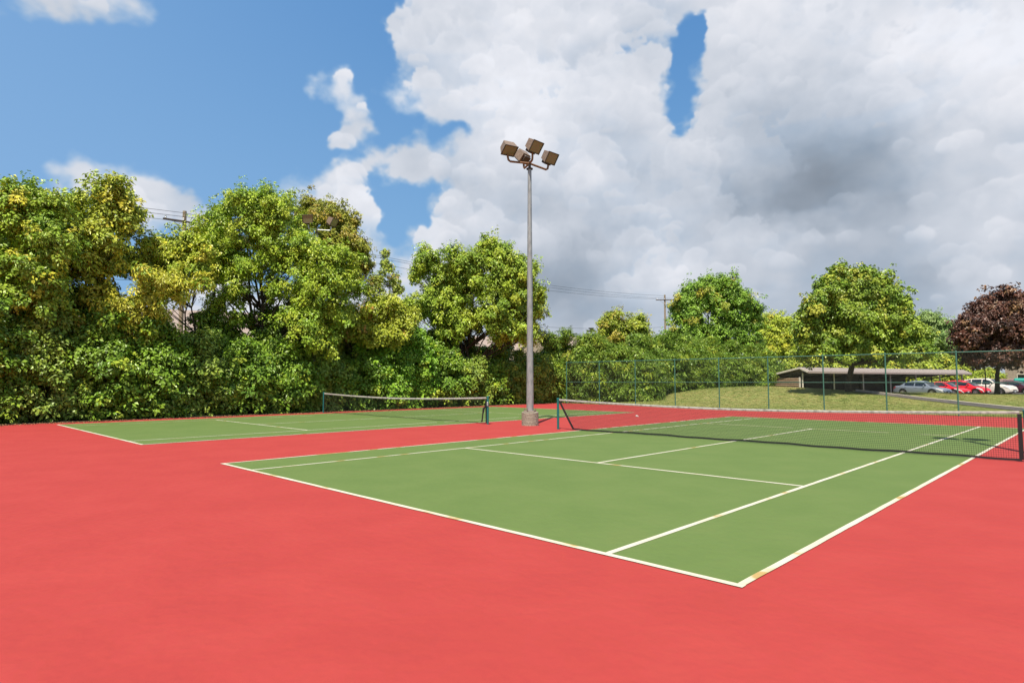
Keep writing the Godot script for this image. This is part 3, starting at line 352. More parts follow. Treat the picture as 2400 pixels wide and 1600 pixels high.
	M.tyre = paint(lin(0.012, 0.012, 0.012), 0.85)
	M.rim = paint(lin(0.55, 0.55, 0.56), 0.3, 0.7)
	M.black_trim = paint(lin(0.015, 0.015, 0.015), 0.5)
	M.headlamp = paint(lin(0.65, 0.66, 0.68), 0.1)
	M.tail_lamp = paint(lin(0.25, 0.008, 0.008), 0.15)
	M.plate = paint(lin(0.65, 0.66, 0.68), 0.5)
	M.siding = patchy(noise_texture(24, 0.03, 4, [[0.2, lin(0.27, 0.215, 0.175)], [0.8, lin(0.34, 0.28, 0.23)]], 256), 3.0, 0.85)
	M.tan_roof = patchy(noise_texture(25, 0.04, 4, [[0.2, lin(0.235, 0.185, 0.16)], [0.8, lin(0.33, 0.27, 0.24)]], 256), 3.0, 0.9)
	M.pink_wall = patchy(noise_texture(26, 0.03, 4, [[0.2, lin(0.36, 0.235, 0.235)], [0.8, lin(0.44, 0.30, 0.30)]], 256), 3.0, 0.85)


func gloss(r: float, g: float, b: float, metal := 0.0) -> StandardMaterial3D:
	var m := paint(lin(r, g, b), 0.35, metal)
	m.clearcoat_enabled = true
	m.clearcoat = 0.3
	m.clearcoat_roughness = 0.08
	m.metallic_specular = 0.3
	return m


# ------------------------------------------------------------------ sky
var cloud_noise := FastNoiseLite.new()
var soft_noise := FastNoiseLite.new()
var wide_noise := FastNoiseLite.new()
var fray_noise := FastNoiseLite.new()
var puffs := []


func grid_value(grid: PackedByteArray, gx: float, gy: float) -> float:
	gx = clampf(gx, 0.0, SKY_COLUMNS - 1.001)
	gy = clampf(gy, 0.0, SKY_ROWS - 1.001)
	var i := int(gx)
	var j := int(gy)
	var a := gx - i
	var b := gy - j
	a = a * a * (3.0 - 2.0 * a)
	b = b * b * (3.0 - 2.0 * b)
	var k := j * SKY_COLUMNS + i
	return lerpf(lerpf(grid[k], grid[k + 1], a), lerpf(grid[k + SKY_COLUMNS], grid[k + SKY_COLUMNS + 1], a), b)


func sky_fields(az: float, el: float) -> Vector3:
	# x: how far cloud covers the blue, y: how bright the cloud is, z: cloud chart
	var d := Vector3(sin(az) * cos(el), sin(el), -cos(az) * cos(el))
	var rel := rad_to_deg(wrapf(az - VIEW_AZIMUTH, -PI, PI))
	var up := rad_to_deg(el)
	var q := Vector3(d.x, d.y * 1.35, d.z)
	# where clouds stand: charted in the part that was photographed, the same kind of cloud field elsewhere
	var w := 0.5 + 1.15 * wide_noise.get_noise_3dv(q * 100.0)
	var b := 0.84 + 0.22 * wide_noise.get_noise_3dv(q * 130.0 + Vector3(300, 0, 70))
	var known := smoothstep(46.0, 41.0, absf(rel)) * smoothstep(40.0, 35.5, up)
	var n0 := cloud_noise.get_noise_3dv(q * 100.0)
	var soft := soft_noise.get_noise_3dv(q * 90.0)
	if known > 0.0:
		var bx := soft_noise.get_noise_3dv(q * 260.0 + Vector3(50, 9, 1)) * 1.6
		var by := soft_noise.get_noise_3dv(q * 260.0 + Vector3(5, 90, 41)) * 1.5
		var gx := (rel + bx + 42.0) / 1.75
		var gy := (up + by) / 1.5
		w = lerpf(w, grid_value(COVER, gx, gy) / 99.0, known)
		b = lerpf(b, grid_value(SHADE, gx, gy) / 100.0, known)
	var t := (w - 0.5) * 1.3 + 0.5 + n0 * 0.62
	var thin := clampf(0.5 + soft * 1.3, 0.0, 1.0)
	var cover := smoothstep(0.32 - 0.14 * thin, 0.64 + 0.22 * thin, t)
	var broad := soft - soft_noise.get_noise_3dv(q * 90.0 + Vector3(0, 5.0, 0))
	b += broad * 0.09 + n0 * 0.05 - 0.022
	cover *= lerpf(0.88, 1.0, clampf(0.7 + n0 * 1.5, 0.0, 1.0))
	return Vector3(cover, clampf(b, 0.56, 0.955), w)


func sky_colour(az: float, el: float, cover: float, b: float) -> Color:
	var rel := rad_to_deg(wrapf(az - VIEW_AZIMUTH, -PI, PI))
	var up := rad_to_deg(el)
	var known := smoothstep(46.0, 41.0, absf(rel)) * smoothstep(40.0, 35.5, up)
	var cl := Color(b * 0.982, b * 0.99, b * 1.02)
	cl = cl.lerp(Color(b * 0.925, b * 0.995, b * 1.085), clampf((0.93 - b) / 0.28, 0.0, 1.0))
	var h := clampf(up / 38.0, 0.0, 1.0)
	var side := clampf(-rel / 42.0, -1.0, 1.0) * known
	var blue := Color(0.545, 0.725, 0.885).lerp(Color(0.35, 0.555, 0.785), smoothstep(0.0, 1.0, h))
	blue = blue.lerp(Color(0.55, 0.705, 0.88), clampf(side, 0.0, 1.0) * 0.6)
	if up > 38.0:
		blue = blue.lerp(Color(0.30, 0.50, 0.76), smoothstep(38.0, 85.0, up) * 0.7)
	var c := blue.lerp(cl, cover).srgb_to_linear()
	return Color(c.r / EXPOSURE, c.g / EXPOSURE, c.b / EXPOSURE)


func chart_puffs() -> void:
	# heads of cumulus: crisp bright tops, undersides that melt into the mass; spread over the whole sky
	var r := RandomNumberGenerator.new()
	r.seed = 91
	for pass_ in 3:
		var count: int = [520, 1500, 3600][pass_]
		for k in count:
			var az := r.randf() * TAU
			var el := asin(r.randf_range(0.0, 0.80))
			var f := sky_fields(az, el)
			var size: float = [r.randf_range(3.0, 5.6), r.randf_range(1.5, 2.8), r.randf_range(0.6, 1.4)][pass_]
			size *= lerpf(0.62, 1.1, smoothstep(0.0, 0.6, el))
			var lot := r.randf()
			if f.z < (0.62 if pass_ < 2 else 0.50) or lot > smoothstep(0.66, 0.90, f.y) + 0.04:
				continue
			puffs.append([az, el, size, minf(0.955, f.y + r.randf_range(0.0, 0.065)), pass_])


func sky_part(x0: int, y0: int, w: int, h: int, step: int) -> Image:
	# a window of the 4096 x 2048 panorama, one texel in `step`
	var cols := w / step
	var rows := h / step
	var cover := PackedFloat32Array()
	var bright := PackedFloat32Array()
	cover.resize(cols * rows)
	bright.resize(cols * rows)
	var per := 4096.0 / 360.0 / step     # texels to the degree
	var k := 0
	for j in rows:
		var el := PI / 2.0 - PI * (y0 + (j + 0.5) * step) / 2048.0
		for i in cols:
			var f := sky_fields(TAU * (x0 + (i + 0.5) * step) / 4096.0, el)
			cover[k] = f.x
			bright[k] = f.y
			k += 1
	var base := bright.duplicate()
	var first := cover.duplicate()
	for p in puffs:
		var ci: float = (p[0] / TAU * 4096.0 - x0) / step
		var cj: float = ((PI / 2.0 - p[1]) / PI * 2048.0 - y0) / step
		var rad: float = p[2] * per
		var wide := rad * 1.6 / maxf(cos(p[1]), 0.2)
		if ci < -wide or ci > cols + wide or cj < -rad * 1.6 or cj > rows + rad * 1.6:
			continue
		var c := cos(p[1])
		var top: float = p[3]
		for j in range(maxi(0, int(cj - rad * 1.5)), mini(rows, int(cj + rad * 1.5) + 1)):
			var dy := (cj - j) / rad
			var melt := smoothstep(-0.95, 0.30, dy)
			if melt <= 0.0:
				continue
			for i in range(maxi(0, int(ci - wide)), mini(cols, int(ci + wide) + 1)):
				var dx := (i - ci) / rad * c
				var rr := dx * dx * 0.75 + dy * dy * 1.25
				if rr > 2.2:
					continue
				var n := fray_noise.get_noise_2d((i * step + x0) * c, j * step + y0)
				var e := sqrt(rr) + n * 0.62
				if e >= 1.0:
					continue
				var a := smoothstep(1.0, 0.80, e) * melt
				var at := j * cols + i
				var aim := lerpf(top, base[at] + 0.035, 0.45) + dy * 0.035 + n * 0.05
				bright[at] = lerpf(bright[at], clampf(aim, 0.56, 0.96), a * 0.70)
				cover[at] = maxf(cover[at], a * 0.985 * smoothstep(0.02, 0.40, first[at]))
	var data := PackedFloat32Array()
	data.resize(cols * rows * 3)
	k = 0
	for j in rows:
		var el := PI / 2.0 - PI * (y0 + (j + 0.5) * step) / 2048.0
		for i in cols:
			var c := sky_colour(TAU * (x0 + (i + 0.5) * step) / 4096.0, el, cover[j * cols + i], bright[j * cols + i])
			data[k] = c.r; data[k + 1] = c.g; data[k + 2] = c.b
			k += 3
	return Image.create_from_data(cols, rows, false, Image.FORMAT_RGBF, data.to_byte_array())


func make_sky() -> ImageTexture:
	for f in [cloud_noise, soft_noise, wide_noise]:
		f.noise_type = FastNoiseLite.TYPE_SIMPLEX_SMOOTH
		f.fractal_type = FastNoiseLite.FRACTAL_FBM
	fray_noise.noise_type = FastNoiseLite.TYPE_SIMPLEX_SMOOTH
	fray_noise.fractal_type = FastNoiseLite.FRACTAL_FBM
	fray_noise.seed = 77
	fray_noise.frequency = 0.028
	fray_noise.fractal_octaves = 5
	fray_noise.fractal_gain = 0.55
	cloud_noise.seed = 21
	cloud_noise.frequency = 0.055
	cloud_noise.fractal_octaves = 6
	cloud_noise.fractal_gain = 0.58
	soft_noise.seed = 8
	soft_noise.frequency = 0.045
	soft_noise.fractal_octaves = 4
	wide_noise.seed = 33
	wide_noise.frequency = 0.017
	wide_noise.fractal_octaves = 2
	chart_puffs()
	var all := Image.create_empty(4096, 2048, false, Image.FORMAT_RGBF)
	all.fill(Color(0.16, 0.13, 0.10))
	var rough := sky_part(0, 0, 4096, 1024, 8)
	rough.resize(4096, 1024, Image.INTERPOLATE_CUBIC)
	all.blit_rect(rough, Rect2i(0, 0, 4096, 1024), Vector2i.ZERO)
	var x0 := 4096 - 502 - 500
	var fine := sky_part(x0, 608, 1000, 416, 1)
	all.blit_rect(fine, Rect2i(0, 0, 1000, 416), Vector2i(x0, 608))
	return ImageTexture.create_from_image(all)


# ------------------------------------------------------------------ ground
func lawn_height(x: float, z: float) -> float:
	var t := -20.6 - z
	var h := -0.06
	if t > 0.0:
		h = -0.02 + 0.62 * smoothstep(0.0, 24.0, t) * smoothstep(-30.0, -12.0, x)
		h += 0.80 * exp(-((x + 16.2) * (x + 16.2) / 95.0 + (z + 37.0) * (z + 37.0) / 60.0))
		# level ground of the car park
		h = lerpf(h, 0.21, smoothstep(51.0, 54.0, -z) * smoothstep(-19.0, -13.0, x))
	elif x < -23.6:
		h = -0.02
	return h


func make_ground() -> void:
	var xs := [-900.0, -400.0, -200.0, -120.0, -80.0, -60.0, -50.0, -40.0, -35.0]
	var x := -32.0
	while x <= 14.0:
		xs.append(x)
		x += 0.8
	xs += [16.0, 20.0, 30.0, 50.0, 90.0, 160.0, 300.0, 600.0, 900.0]
	var zs := [-900.0, -500.0, -300.0, -200.0, -140.0, -110.0, -90.0, -75.0, -66.0, -60.0]
	var z := -56.0
	while z <= -20.0:
		zs.append(z)
		z += 0.8
	zs += [-15.0, 0.0, 15.0, 30.0, 60.0, 120.0, 250.0, 500.0, 900.0]
	var rows := []
	for zz in zs:
		var row := PackedVector3Array()
		for xx in xs:
			row.append(Vector3(xx, lawn_height(xx, zz), zz))
		rows.append(row)
	var s := Shape.new()
	s.loft(rows, func(q: Vector3) -> Vector3: return q - Vector3.UP)
	structure(put("ground", s, M.turf))


func sheet(called: String, x0: float, x1: float, z0: float, z1: float, y: float, m: Material, parent: Node = self) -> MeshInstance3D:
	var s := Shape.new()
	s.quad(Vector3(x0, y, z0), Vector3(x1, y, z0), Vector3(x1, y, z1), Vector3(x0, y, z1), Vector3.UP)
	return put(called, s, m, parent)


func strip(called: String, a: Vector2, b: Vector2, wide: float, y: float, m: Material, parent: Node, gaps := []) -> void:
	# hand painted line: its edges wander by a few millimetres
	var s := Shape.new()
	var d := (b - a)
	var length := d.length()
	d /= length
	var o := Vector2(-d.y, d.x)
	var count := int(ceil(length / 0.35))
	var left := []
	var right := []
	for i in count + 1:
		var c := a + d * length * i / count
		left.append(c + o * (wide * 0.5 + rng.randf_range(-0.003, 0.003)))
		right.append(c - o * (wide * 0.5 + rng.randf_range(-0.003, 0.003)))
	for i in count:
		var mid := (i + 0.5) / count
		var open := false
		for g in gaps:
			open = open or (mid > g[0] and mid < g[1])
		if open:
			continue
		s.quad(Vector3(left[i].x, y, left[i].y), Vector3(left[i + 1].x, y, left[i + 1].y), Vector3(right[i + 1].x, y, right[i + 1].y), Vector3(right[i].x, y, right[i].y), Vector3.UP)
	put(called, s, m, parent)


func make_court(cx: float, label: String, faded: bool) -> void:
	var court := Node3D.new()
	court.name = numbered("tennis_court")
	add_child(court)
	court.position = Vector3(cx, 0, 0)
	structure(court, label)
	sheet("playing_surface", -5.48, 5.48, -11.87, 11.87, 0.004, M.green, court)
	var y := 0.008
	var far: Material = M.worn_line if faded else M.line
	strip("baseline", Vector2(-5.50, 11.85), Vector2(5.50, 11.85), 0.078, y, M.line, court)
	strip("baseline", Vector2(-5.50, -11.85), Vector2(5.50, -11.85), 0.078, y, M.worn_line, court)
	var cut := [[0.06, 0.075], [0.30, 0.32], [0.43, 0.45], [0.53, 0.55], [0.62, 0.63]] if faded else []
	strip("sideline", Vector2(-5.46, 11.81), Vector2(-5.46, -11.81), 0.07, y, far, court, cut)
	strip("sideline", Vector2(5.46, 11.81), Vector2(5.46, -11.81), 0.07, y, M.line, court)
	var cut2 := [[0.47, 0.48], [0.60, 0.607], [0.68, 0.685]] if faded else []
	strip("singles_sideline", Vector2(-4.115, 11.81), Vector2(-4.115, -11.81), 0.07, y, far, court, cut)
	strip("singles_sideline", Vector2(4.115, 11.81), Vector2(4.115, -11.81), 0.07, y, M.line, court, cut2)
	strip("service_line", Vector2(-4.08, 6.4), Vector2(4.08, 6.4), 0.075, y, M.line, court)
	strip("service_line", Vector2(-4.08, -6.4), Vector2(4.08, -6.4), 0.075, y, M.worn_line, court, [[0.42, 0.45], [0.80, 0.82]])
	strip("centre_line", Vector2(0, 6.36), Vector2(0, -6.36), 0.07, y, M.line, court, [[0.49, 0.53], [0.70, 0.715]] if faded else [])


# ------------------------------------------------------------------ foliage
func leaf_spray(seed_value: int, count: int, length: float, width: float, reach: float, flat: float, droop: float, tilt: float) -> ArrayMesh:
	var r := RandomNumberGenerator.new()
	r.seed = seed_value
	var s := Shape.new()
	for i in count:
		var a := r.randf() * TAU
		var out := Vector3(cos(a), 0, sin(a))
		var pos := out * reach * sqrt(r.randf()) * 0.8 + Vector3.UP * reach * flat * r.randf_range(-1.0, 1.0)
		var dir := (out.rotated(Vector3.UP, r.randf_range(-0.7, 0.7)) + Vector3.UP * r.randf_range(-droop - 0.25, -droop + 0.35)).normalized()
		var nn := (Vector3.UP + Vector3(r.randf_range(-1, 1), r.randf_range(-0.4, 0.4), r.randf_range(-1, 1)) * tilt).normalized()
		var side := dir.cross(nn).normalized()
		nn = side.cross(dir).normalized()
		var l := length * r.randf_range(0.7, 1.25)
		var w := width * r.randf_range(0.75, 1.2) * 0.5
		var tip := pos + dir * l - nn * l * 0.18
		var mid := pos + dir * l * 0.45
		var lift := nn * w * r.randf_range(0.15, 0.55)
		s.face(pos, mid + side * w + lift, tip, nn)
		s.face(pos, tip, mid - side * w + lift, nn)
	return s.mesh()


func crown(called: String, parent: Node, clumps: Array, sprays: Array, dense: float, low: Color, high: Color, odd: Color, odd_share: float, m: Material, seed_value: int, size := 1.0, stringy := 0.0) -> void:
	var r := RandomNumberGenerator.new()
	r.seed = seed_value
	var sunward := (SUN_AZIMUTH * 0.6 + Vector3.UP).normalized()   # leaves turn to the light
	var sets := []
	for k in sprays:
		sets.append([[], []])
	for c in clumps:
		var mid: Vector3 = c[0]
		var rad: float = c[1]
		var total := int(dense * DENSITY * rad * rad) + 8
		var tufts := 10 + int(rad * 11.0)
		var per := maxi(2, total / tufts)
		var form := Vector3(r.randf_range(0.75, 1.2), r.randf_range(0.65, 1.15), r.randf_range(0.75, 1.2)) * rad
		for j in tufts:
			var dir := Vector3(r.randfn(), r.randfn() + 0.25, r.randfn()).normalized()
			var tc := mid + dir * form * (lerpf(0.15, 0.92, sqrt(r.randf())) if j % 7 else r.randf_range(1.0, 1.35))
			var tr := rad * r.randf_range(0.18, 0.40) * (1.0 if j % 7 else 0.7)
			var hue := r.randf()
			var shade := low.lerp(high, hue)
			if r.randf() < odd_share:
				shade = shade.lerp(odd, r.randf_range(0.5, 1.0))
			for i in per:
				var e := Vector3(r.randfn(), r.randfn(), r.randfn()).normalized()
				var pos := tc + e * tr * pow(r.randf(), 0.45)
				if r.randf() < 0.10:
					pos = tc + (dir + Vector3.UP * 0.3) * tr * r.randf_range(0.9, 2.3) + e * 0.07   # a shoot that stands out
				pos.y -= stringy * tr * r.randf()
				var up := ((pos - mid).normalized() * 0.75 + e * 0.3 + Vector3.UP * 0.4 + sunward * 0.55 + Vector3(r.randfn(), r.randfn(), r.randfn()) * 0.22).normalized()
				var x := up.cross(Vector3(r.randfn(), r.randfn(), r.randfn())).normalized()
				var b := Basis(x, up, x.cross(up)).scaled_local(Vector3.ONE * size * r.randf_range(0.75, 1.25))
				var set_: Array = sets[r.randi() % sprays.size()]
				set_[0].append(Transform3D(b, pos))
				var k := r.randf_range(0.82, 1.2)
				leaves += 1
				set_[1].append(Color(shade.r * k * LEAF_TONE.r, shade.g * k * r.randf_range(0.95, 1.05) * LEAF_TONE.g, shade.b * k * LEAF_TONE.b))
	for k in sprays.size():
		var mm := MultiMesh.new()
		mm.transform_format = MultiMesh.TRANSFORM_3D
		mm.use_colors = true
		mm.mesh = sprays[k]
		mm.instance_count = sets[k][0].size()
		for i in sets[k][0].size():
			mm.set_instance_transform(i, sets[k][0][i])
			mm.set_instance_color(i, sets[k][1][i])
		var o := MultiMeshInstance3D.new()
		o.name = called
		o.multimesh = mm
		o.material_override = m
		o.set_meta("kind", "stuff")
		parent.add_child(o, true)


func bent(a: Vector3, b: Vector3, r: RandomNumberGenerator, wander: float, steps := 4) -> Array:
	var pts := []
	for i in steps + 1:
		var t := float(i) / steps
		var p := a.lerp(b, t)
		if i > 0 and i < steps:
			p += Vector3(r.randfn(), r.randfn() * 0.5, r.randfn()) * wander
		pts.append(p)
	return pts


func trunk(parent: Node, clumps: Array, stems: int, radius: float, fork: float, seed_value: int) -> void:
	var r := RandomNumberGenerator.new()
	r.seed = seed_value
	var s := Shape.new()
	var top := 0.0
	for c in clumps:
		top = maxf(top, c[0].y)
	var ends := []
	for k in stems:
		var lean := Vector3(r.randfn(), 0, r.randfn()) * (0.35 if stems > 1 else 0.12)
		var foot := Vector3(r.randfn(), 0, r.randfn()) * (0.28 if stems > 1 else 0.0)
		var tip := foot + lean * 2.2 + Vector3.UP * top * r.randf_range(0.78, 0.9)
		var pts := bent(foot - Vector3.UP * 0.3, tip, r, 0.13, 7)
		var radii := []
		for i in 8:
			radii.append(lerpf(radius * (1.25 if i == 0 else 1.0), radius * 0.16, i / 7.0))
		s.tube(pts, radii, 8)
		ends.append([pts, radii])
	for c in clumps:
		var e: Array = ends[r.randi() % stems]
		var want: float = maxf(fork * top, c[0].y - 0.55 * Vector2(c[0].x, c[0].z).length() - 0.5)
		var best := 1
		for i in range(1, 7):
			if e[0][i].y <= want:
				best = i
		var from: Vector3 = e[0][best]
		var pts := bent(from, c[0] - Vector3.UP * c[1] * 0.2, r, 0.12, 4)
		var r0: float = minf(e[1][best] * 0.6, 0.07)
		s.tube(pts, [r0, r0 * 0.8, r0 * 0.62, r0 * 0.45, 0.012], 5)
		for k in 3:
			var dir := Vector3(r.randfn(), r.randfn() + 0.5, r.randfn()).normalized()
			s.tube(bent(pts[3], c[0] + dir * c[1] * 0.75, r, 0.06, 2), [r0 * 0.45, r0 * 0.3, 0.006], 4)
	put("trunk", s, M.bark, parent)


func clumps_of(key: String) -> Array:
	var c: Array = TREES[key]["c"]
	var out := []
	for i in c.size() / 4:
		out.append([Vector3(c[i * 4], c[i * 4 + 1], c[i * 4 + 2]), c[i * 4 + 3]])
	return out


func charted_tree(key: String, called: String, label: String, group: String, sprays: Array, dense: float, low: Color, high: Color, odd: Color, odd_share: float, stems: int, radius: float, fork: float, size := 1.0, m: Material = null) -> Node3D:
	var t := thing(called, label, "tree", TREES[key]["b"], group)
	var cl := clumps_of(key)
	var sd := key.unicode_at(0) * 31
	trunk(t, cl, stems, radius, fork, sd)
	crown("crown", t, cl, sprays, dense, low, high, odd, odd_share, m if m else M.leaf, sd + 7, size)
	return t


func shrub(called: String, label: String, group: String, at: Vector3, height: float, half: float, sprays: Array, dense: float, low: Color, high: Color, odd: Color, odd_share: float, seed_value: int, size := 1.0, plume := 0.0) -> Node3D:
	var t := thing(called, label, "shrub", at, group)
	var r := RandomNumberGenerator.new()
	r.seed = seed_value
	var cl := []
	var y := 0.35
	while y < height:
		var f := y / height
		var w := half * (0.85 + 0.25 * sin(f * 3.0)) * (1.0 if f < 0.7 else 1.0 - (f - 0.7) * 1.9)
		var count := int(3 + w * 3.0)
		for k in count:
			var a := TAU * (k + r.randf() * 0.8) / count
			var rad := r.randf_range(0.48, 0.82) * (1.0 if f < 0.75 else 0.8)
			var d := maxf(0.0, w - rad * 0.6) * r.randf_range(0.75, 1.08)
			cl.append([Vector3(cos(a) * d, y + r.randf_range(-0.25, 0.25), sin(a) * d), rad])
		y += 0.72
	for k in int(half * 3.0):
		cl.append([Vector3(r.randfn() * half * 0.45, height + r.randf_range(-0.5, 0.25) + plume * r.randf(), r.randfn() * half * 0.45), r.randf_range(0.28, 0.5)])
	var s := Shape.new()
	for k in 5:
		var a := TAU * k / 5.0
		s.tube(bent(Vector3(cos(a) * 0.2, -0.2, sin(a) * 0.2), Vector3(cos(a) * half * 0.5, height * 0.85, sin(a) * half * 0.5), r, 0.12, 5), [0.05, 0.045, 0.035, 0.028, 0.02, 0.01], 5)
	put("stems", s, M.bark, t)
	crown("foliage", t, cl, sprays, dense, low, high, odd, odd_share, M.leaf, seed_value + 3, size)
	return t


# ------------------------------------------------------------------ floodlights
func flood_head(parent: Node, at: Vector3, aim: Vector3, tilt: float) -> void:
	# a box housing that narrows backwards, its lens looking along `aim`, turned down by `tilt`
	var f := (aim.normalized() * cos(tilt) - Vector3.UP * sin(tilt)).normalized()
	var side := f.cross(Vector3.UP).normalized()
	var up := side.cross(f).normalized()
	var b := Basis(side, up, -f)
	var k := 0.84   # size of the head
	var c := at + Vector3.UP * 0.29 + f * 0.08
	var head := Node3D.new()
	head.name = "floodlight_head"
	parent.add_child(head, true)
	var s := Shape.new()
	var front := []
	var back := []
	for q in [[-1, -1], [1, -1], [1, 1], [-1, 1]]:
		front.append(c + b * k * Vector3(q[0] * 0.33, q[1] * 0.27, -0.20))
		back.append(c + b * k * Vector3(q[0] * 0.27, q[1] * 0.20, 0.22))
	for i in 4:
		var j := (i + 1) % 4
		s.poly([front[i], front[j], back[j], back[i]], (front[i] + front[j]) * 0.5 - c)
	s.poly(back, -f)
	put("housing", s, M.bronze, head)
	s = Shape.new()
	for q in [[0, 1, 0.70, 0.04], [0, -1, 0.70, 0.04], [1, 0, 0.04, 0.50], [-1, 0, 0.04, 0.50]]:
		s.box(c + b * k * Vector3(q[0] * 0.33, q[1] * 0.27, -0.215), Vector3(q[2], q[3], 0.05) * k, b, 0.006)
	put("door_frame", s, M.dark_bronze, head)
	s = Shape.new()
	s.box(c + b * k * Vector3(0, 0, -0.205), Vector3(0.63, 0.51, 0.012) * k, b)
	put("lens", s, M.lens, head)
	s = Shape.new()
	s.box(c + b * k * Vector3(0, -0.30, 0.02), Vector3(0.42, 0.14, 0.30) * k, b, 0.02)
	put("ballast_box", s, M.dark_bronze, head)
	s = Shape.new()
	s.tube([at - Vector3.UP * 0.02, at + Vector3.UP * 0.16], [0.045, 0.04], 10)
	s.box(at + Vector3.UP * 0.14, Vector3(0.11, 0.12, 0.11), b, 0.015)
	put("knuckle", s, M.rusty, head)


func flood_mast(label: String, at: Vector3, height: float, foot: float, heads: Array, arm_paint: Material) -> Node3D:
	var t := thing("floodlight_mast", label, "floodlight", at, "floodlight masts beside the courts")
	if foot > 0.0:
		var s := Shape.new()
		s.lathe(Vector3.ZERO, [Vector2(0.325, 0), Vector2(0.325, foot - 0.03), Vector2(0.30, foot), Vector2(0.0, foot)], 32)
		put("concrete_footing", s, M.concrete, t)
		s = Shape.new()
		s.box(Vector3(0, foot + 0.025, 0), Vector3(0.40, 0.04, 0.40), Basis(Vector3.UP, 0.5), 0.008)
		put("base_plate", s, M.bolt, t)
		for k in 4:
			var a := 0.5 + PI / 4 + PI / 2 * k
			s = Shape.new()
			var c := Vector3(cos(a) * 0.235, foot, sin(a) * 0.235)
			s.tube([c, c + Vector3.UP * 0.13], [0.016], 8)
			s.lathe(c + Vector3.UP * 0.046, [Vector2(0.034, 0), Vector2(0.034, 0.03), Vector2(0, 0.03)], 6)
			put("anchor_bolt", s, M.bolt, t)
		s = Shape.new()
		s.box(Vector3(0.0, foot + 0.5, 0.132), Vector3(0.1, 0.18, 0.02), Basis.IDENTITY, 0.008)
		put("hand_hole_cover", s, M.mast, t)
	var s2 := Shape.new()
	s2.tube([Vector3(0, foot + 0.04, 0), Vector3(0, foot + 0.5, 0), Vector3(0, height * 0.5, 0), Vector3(0, height, 0)], [0.140, 0.137, 0.108, 0.074], 24)
	put("pole", s2, M.mast, t)
	s2 = Shape.new()
	s2.lathe(Vector3(0, height, 0), [Vector2(0.13, -0.02), Vector2(0.13, 0.02), Vector2(0.055, 0.03), Vector2(0.055, 0.30), Vector2(0, 0.32)], 16)
	put("top_flange", s2, M.dark_bronze, t)
	for h in heads:
		var o: Vector3 = h[0]
		var y := height + 0.22
		s2 = Shape.new()
		var e := o * 0.88
		s2.tube([Vector3(0, y, 0), Vector3(o.x * 0.45, y, o.z * 0.45), Vector3(e.x, y, e.z), Vector3(o.x * 0.97, y + 0.06, o.z * 0.97), Vector3(o.x, y + 0.18, o.z), Vector3(o.x, y + 0.32, o.z)], [0.042], 10)
		put("arm", s2, arm_paint, t)
		flood_head(t, Vector3(o.x, y + 0.30, o.z), h[1], h[2])
	return t


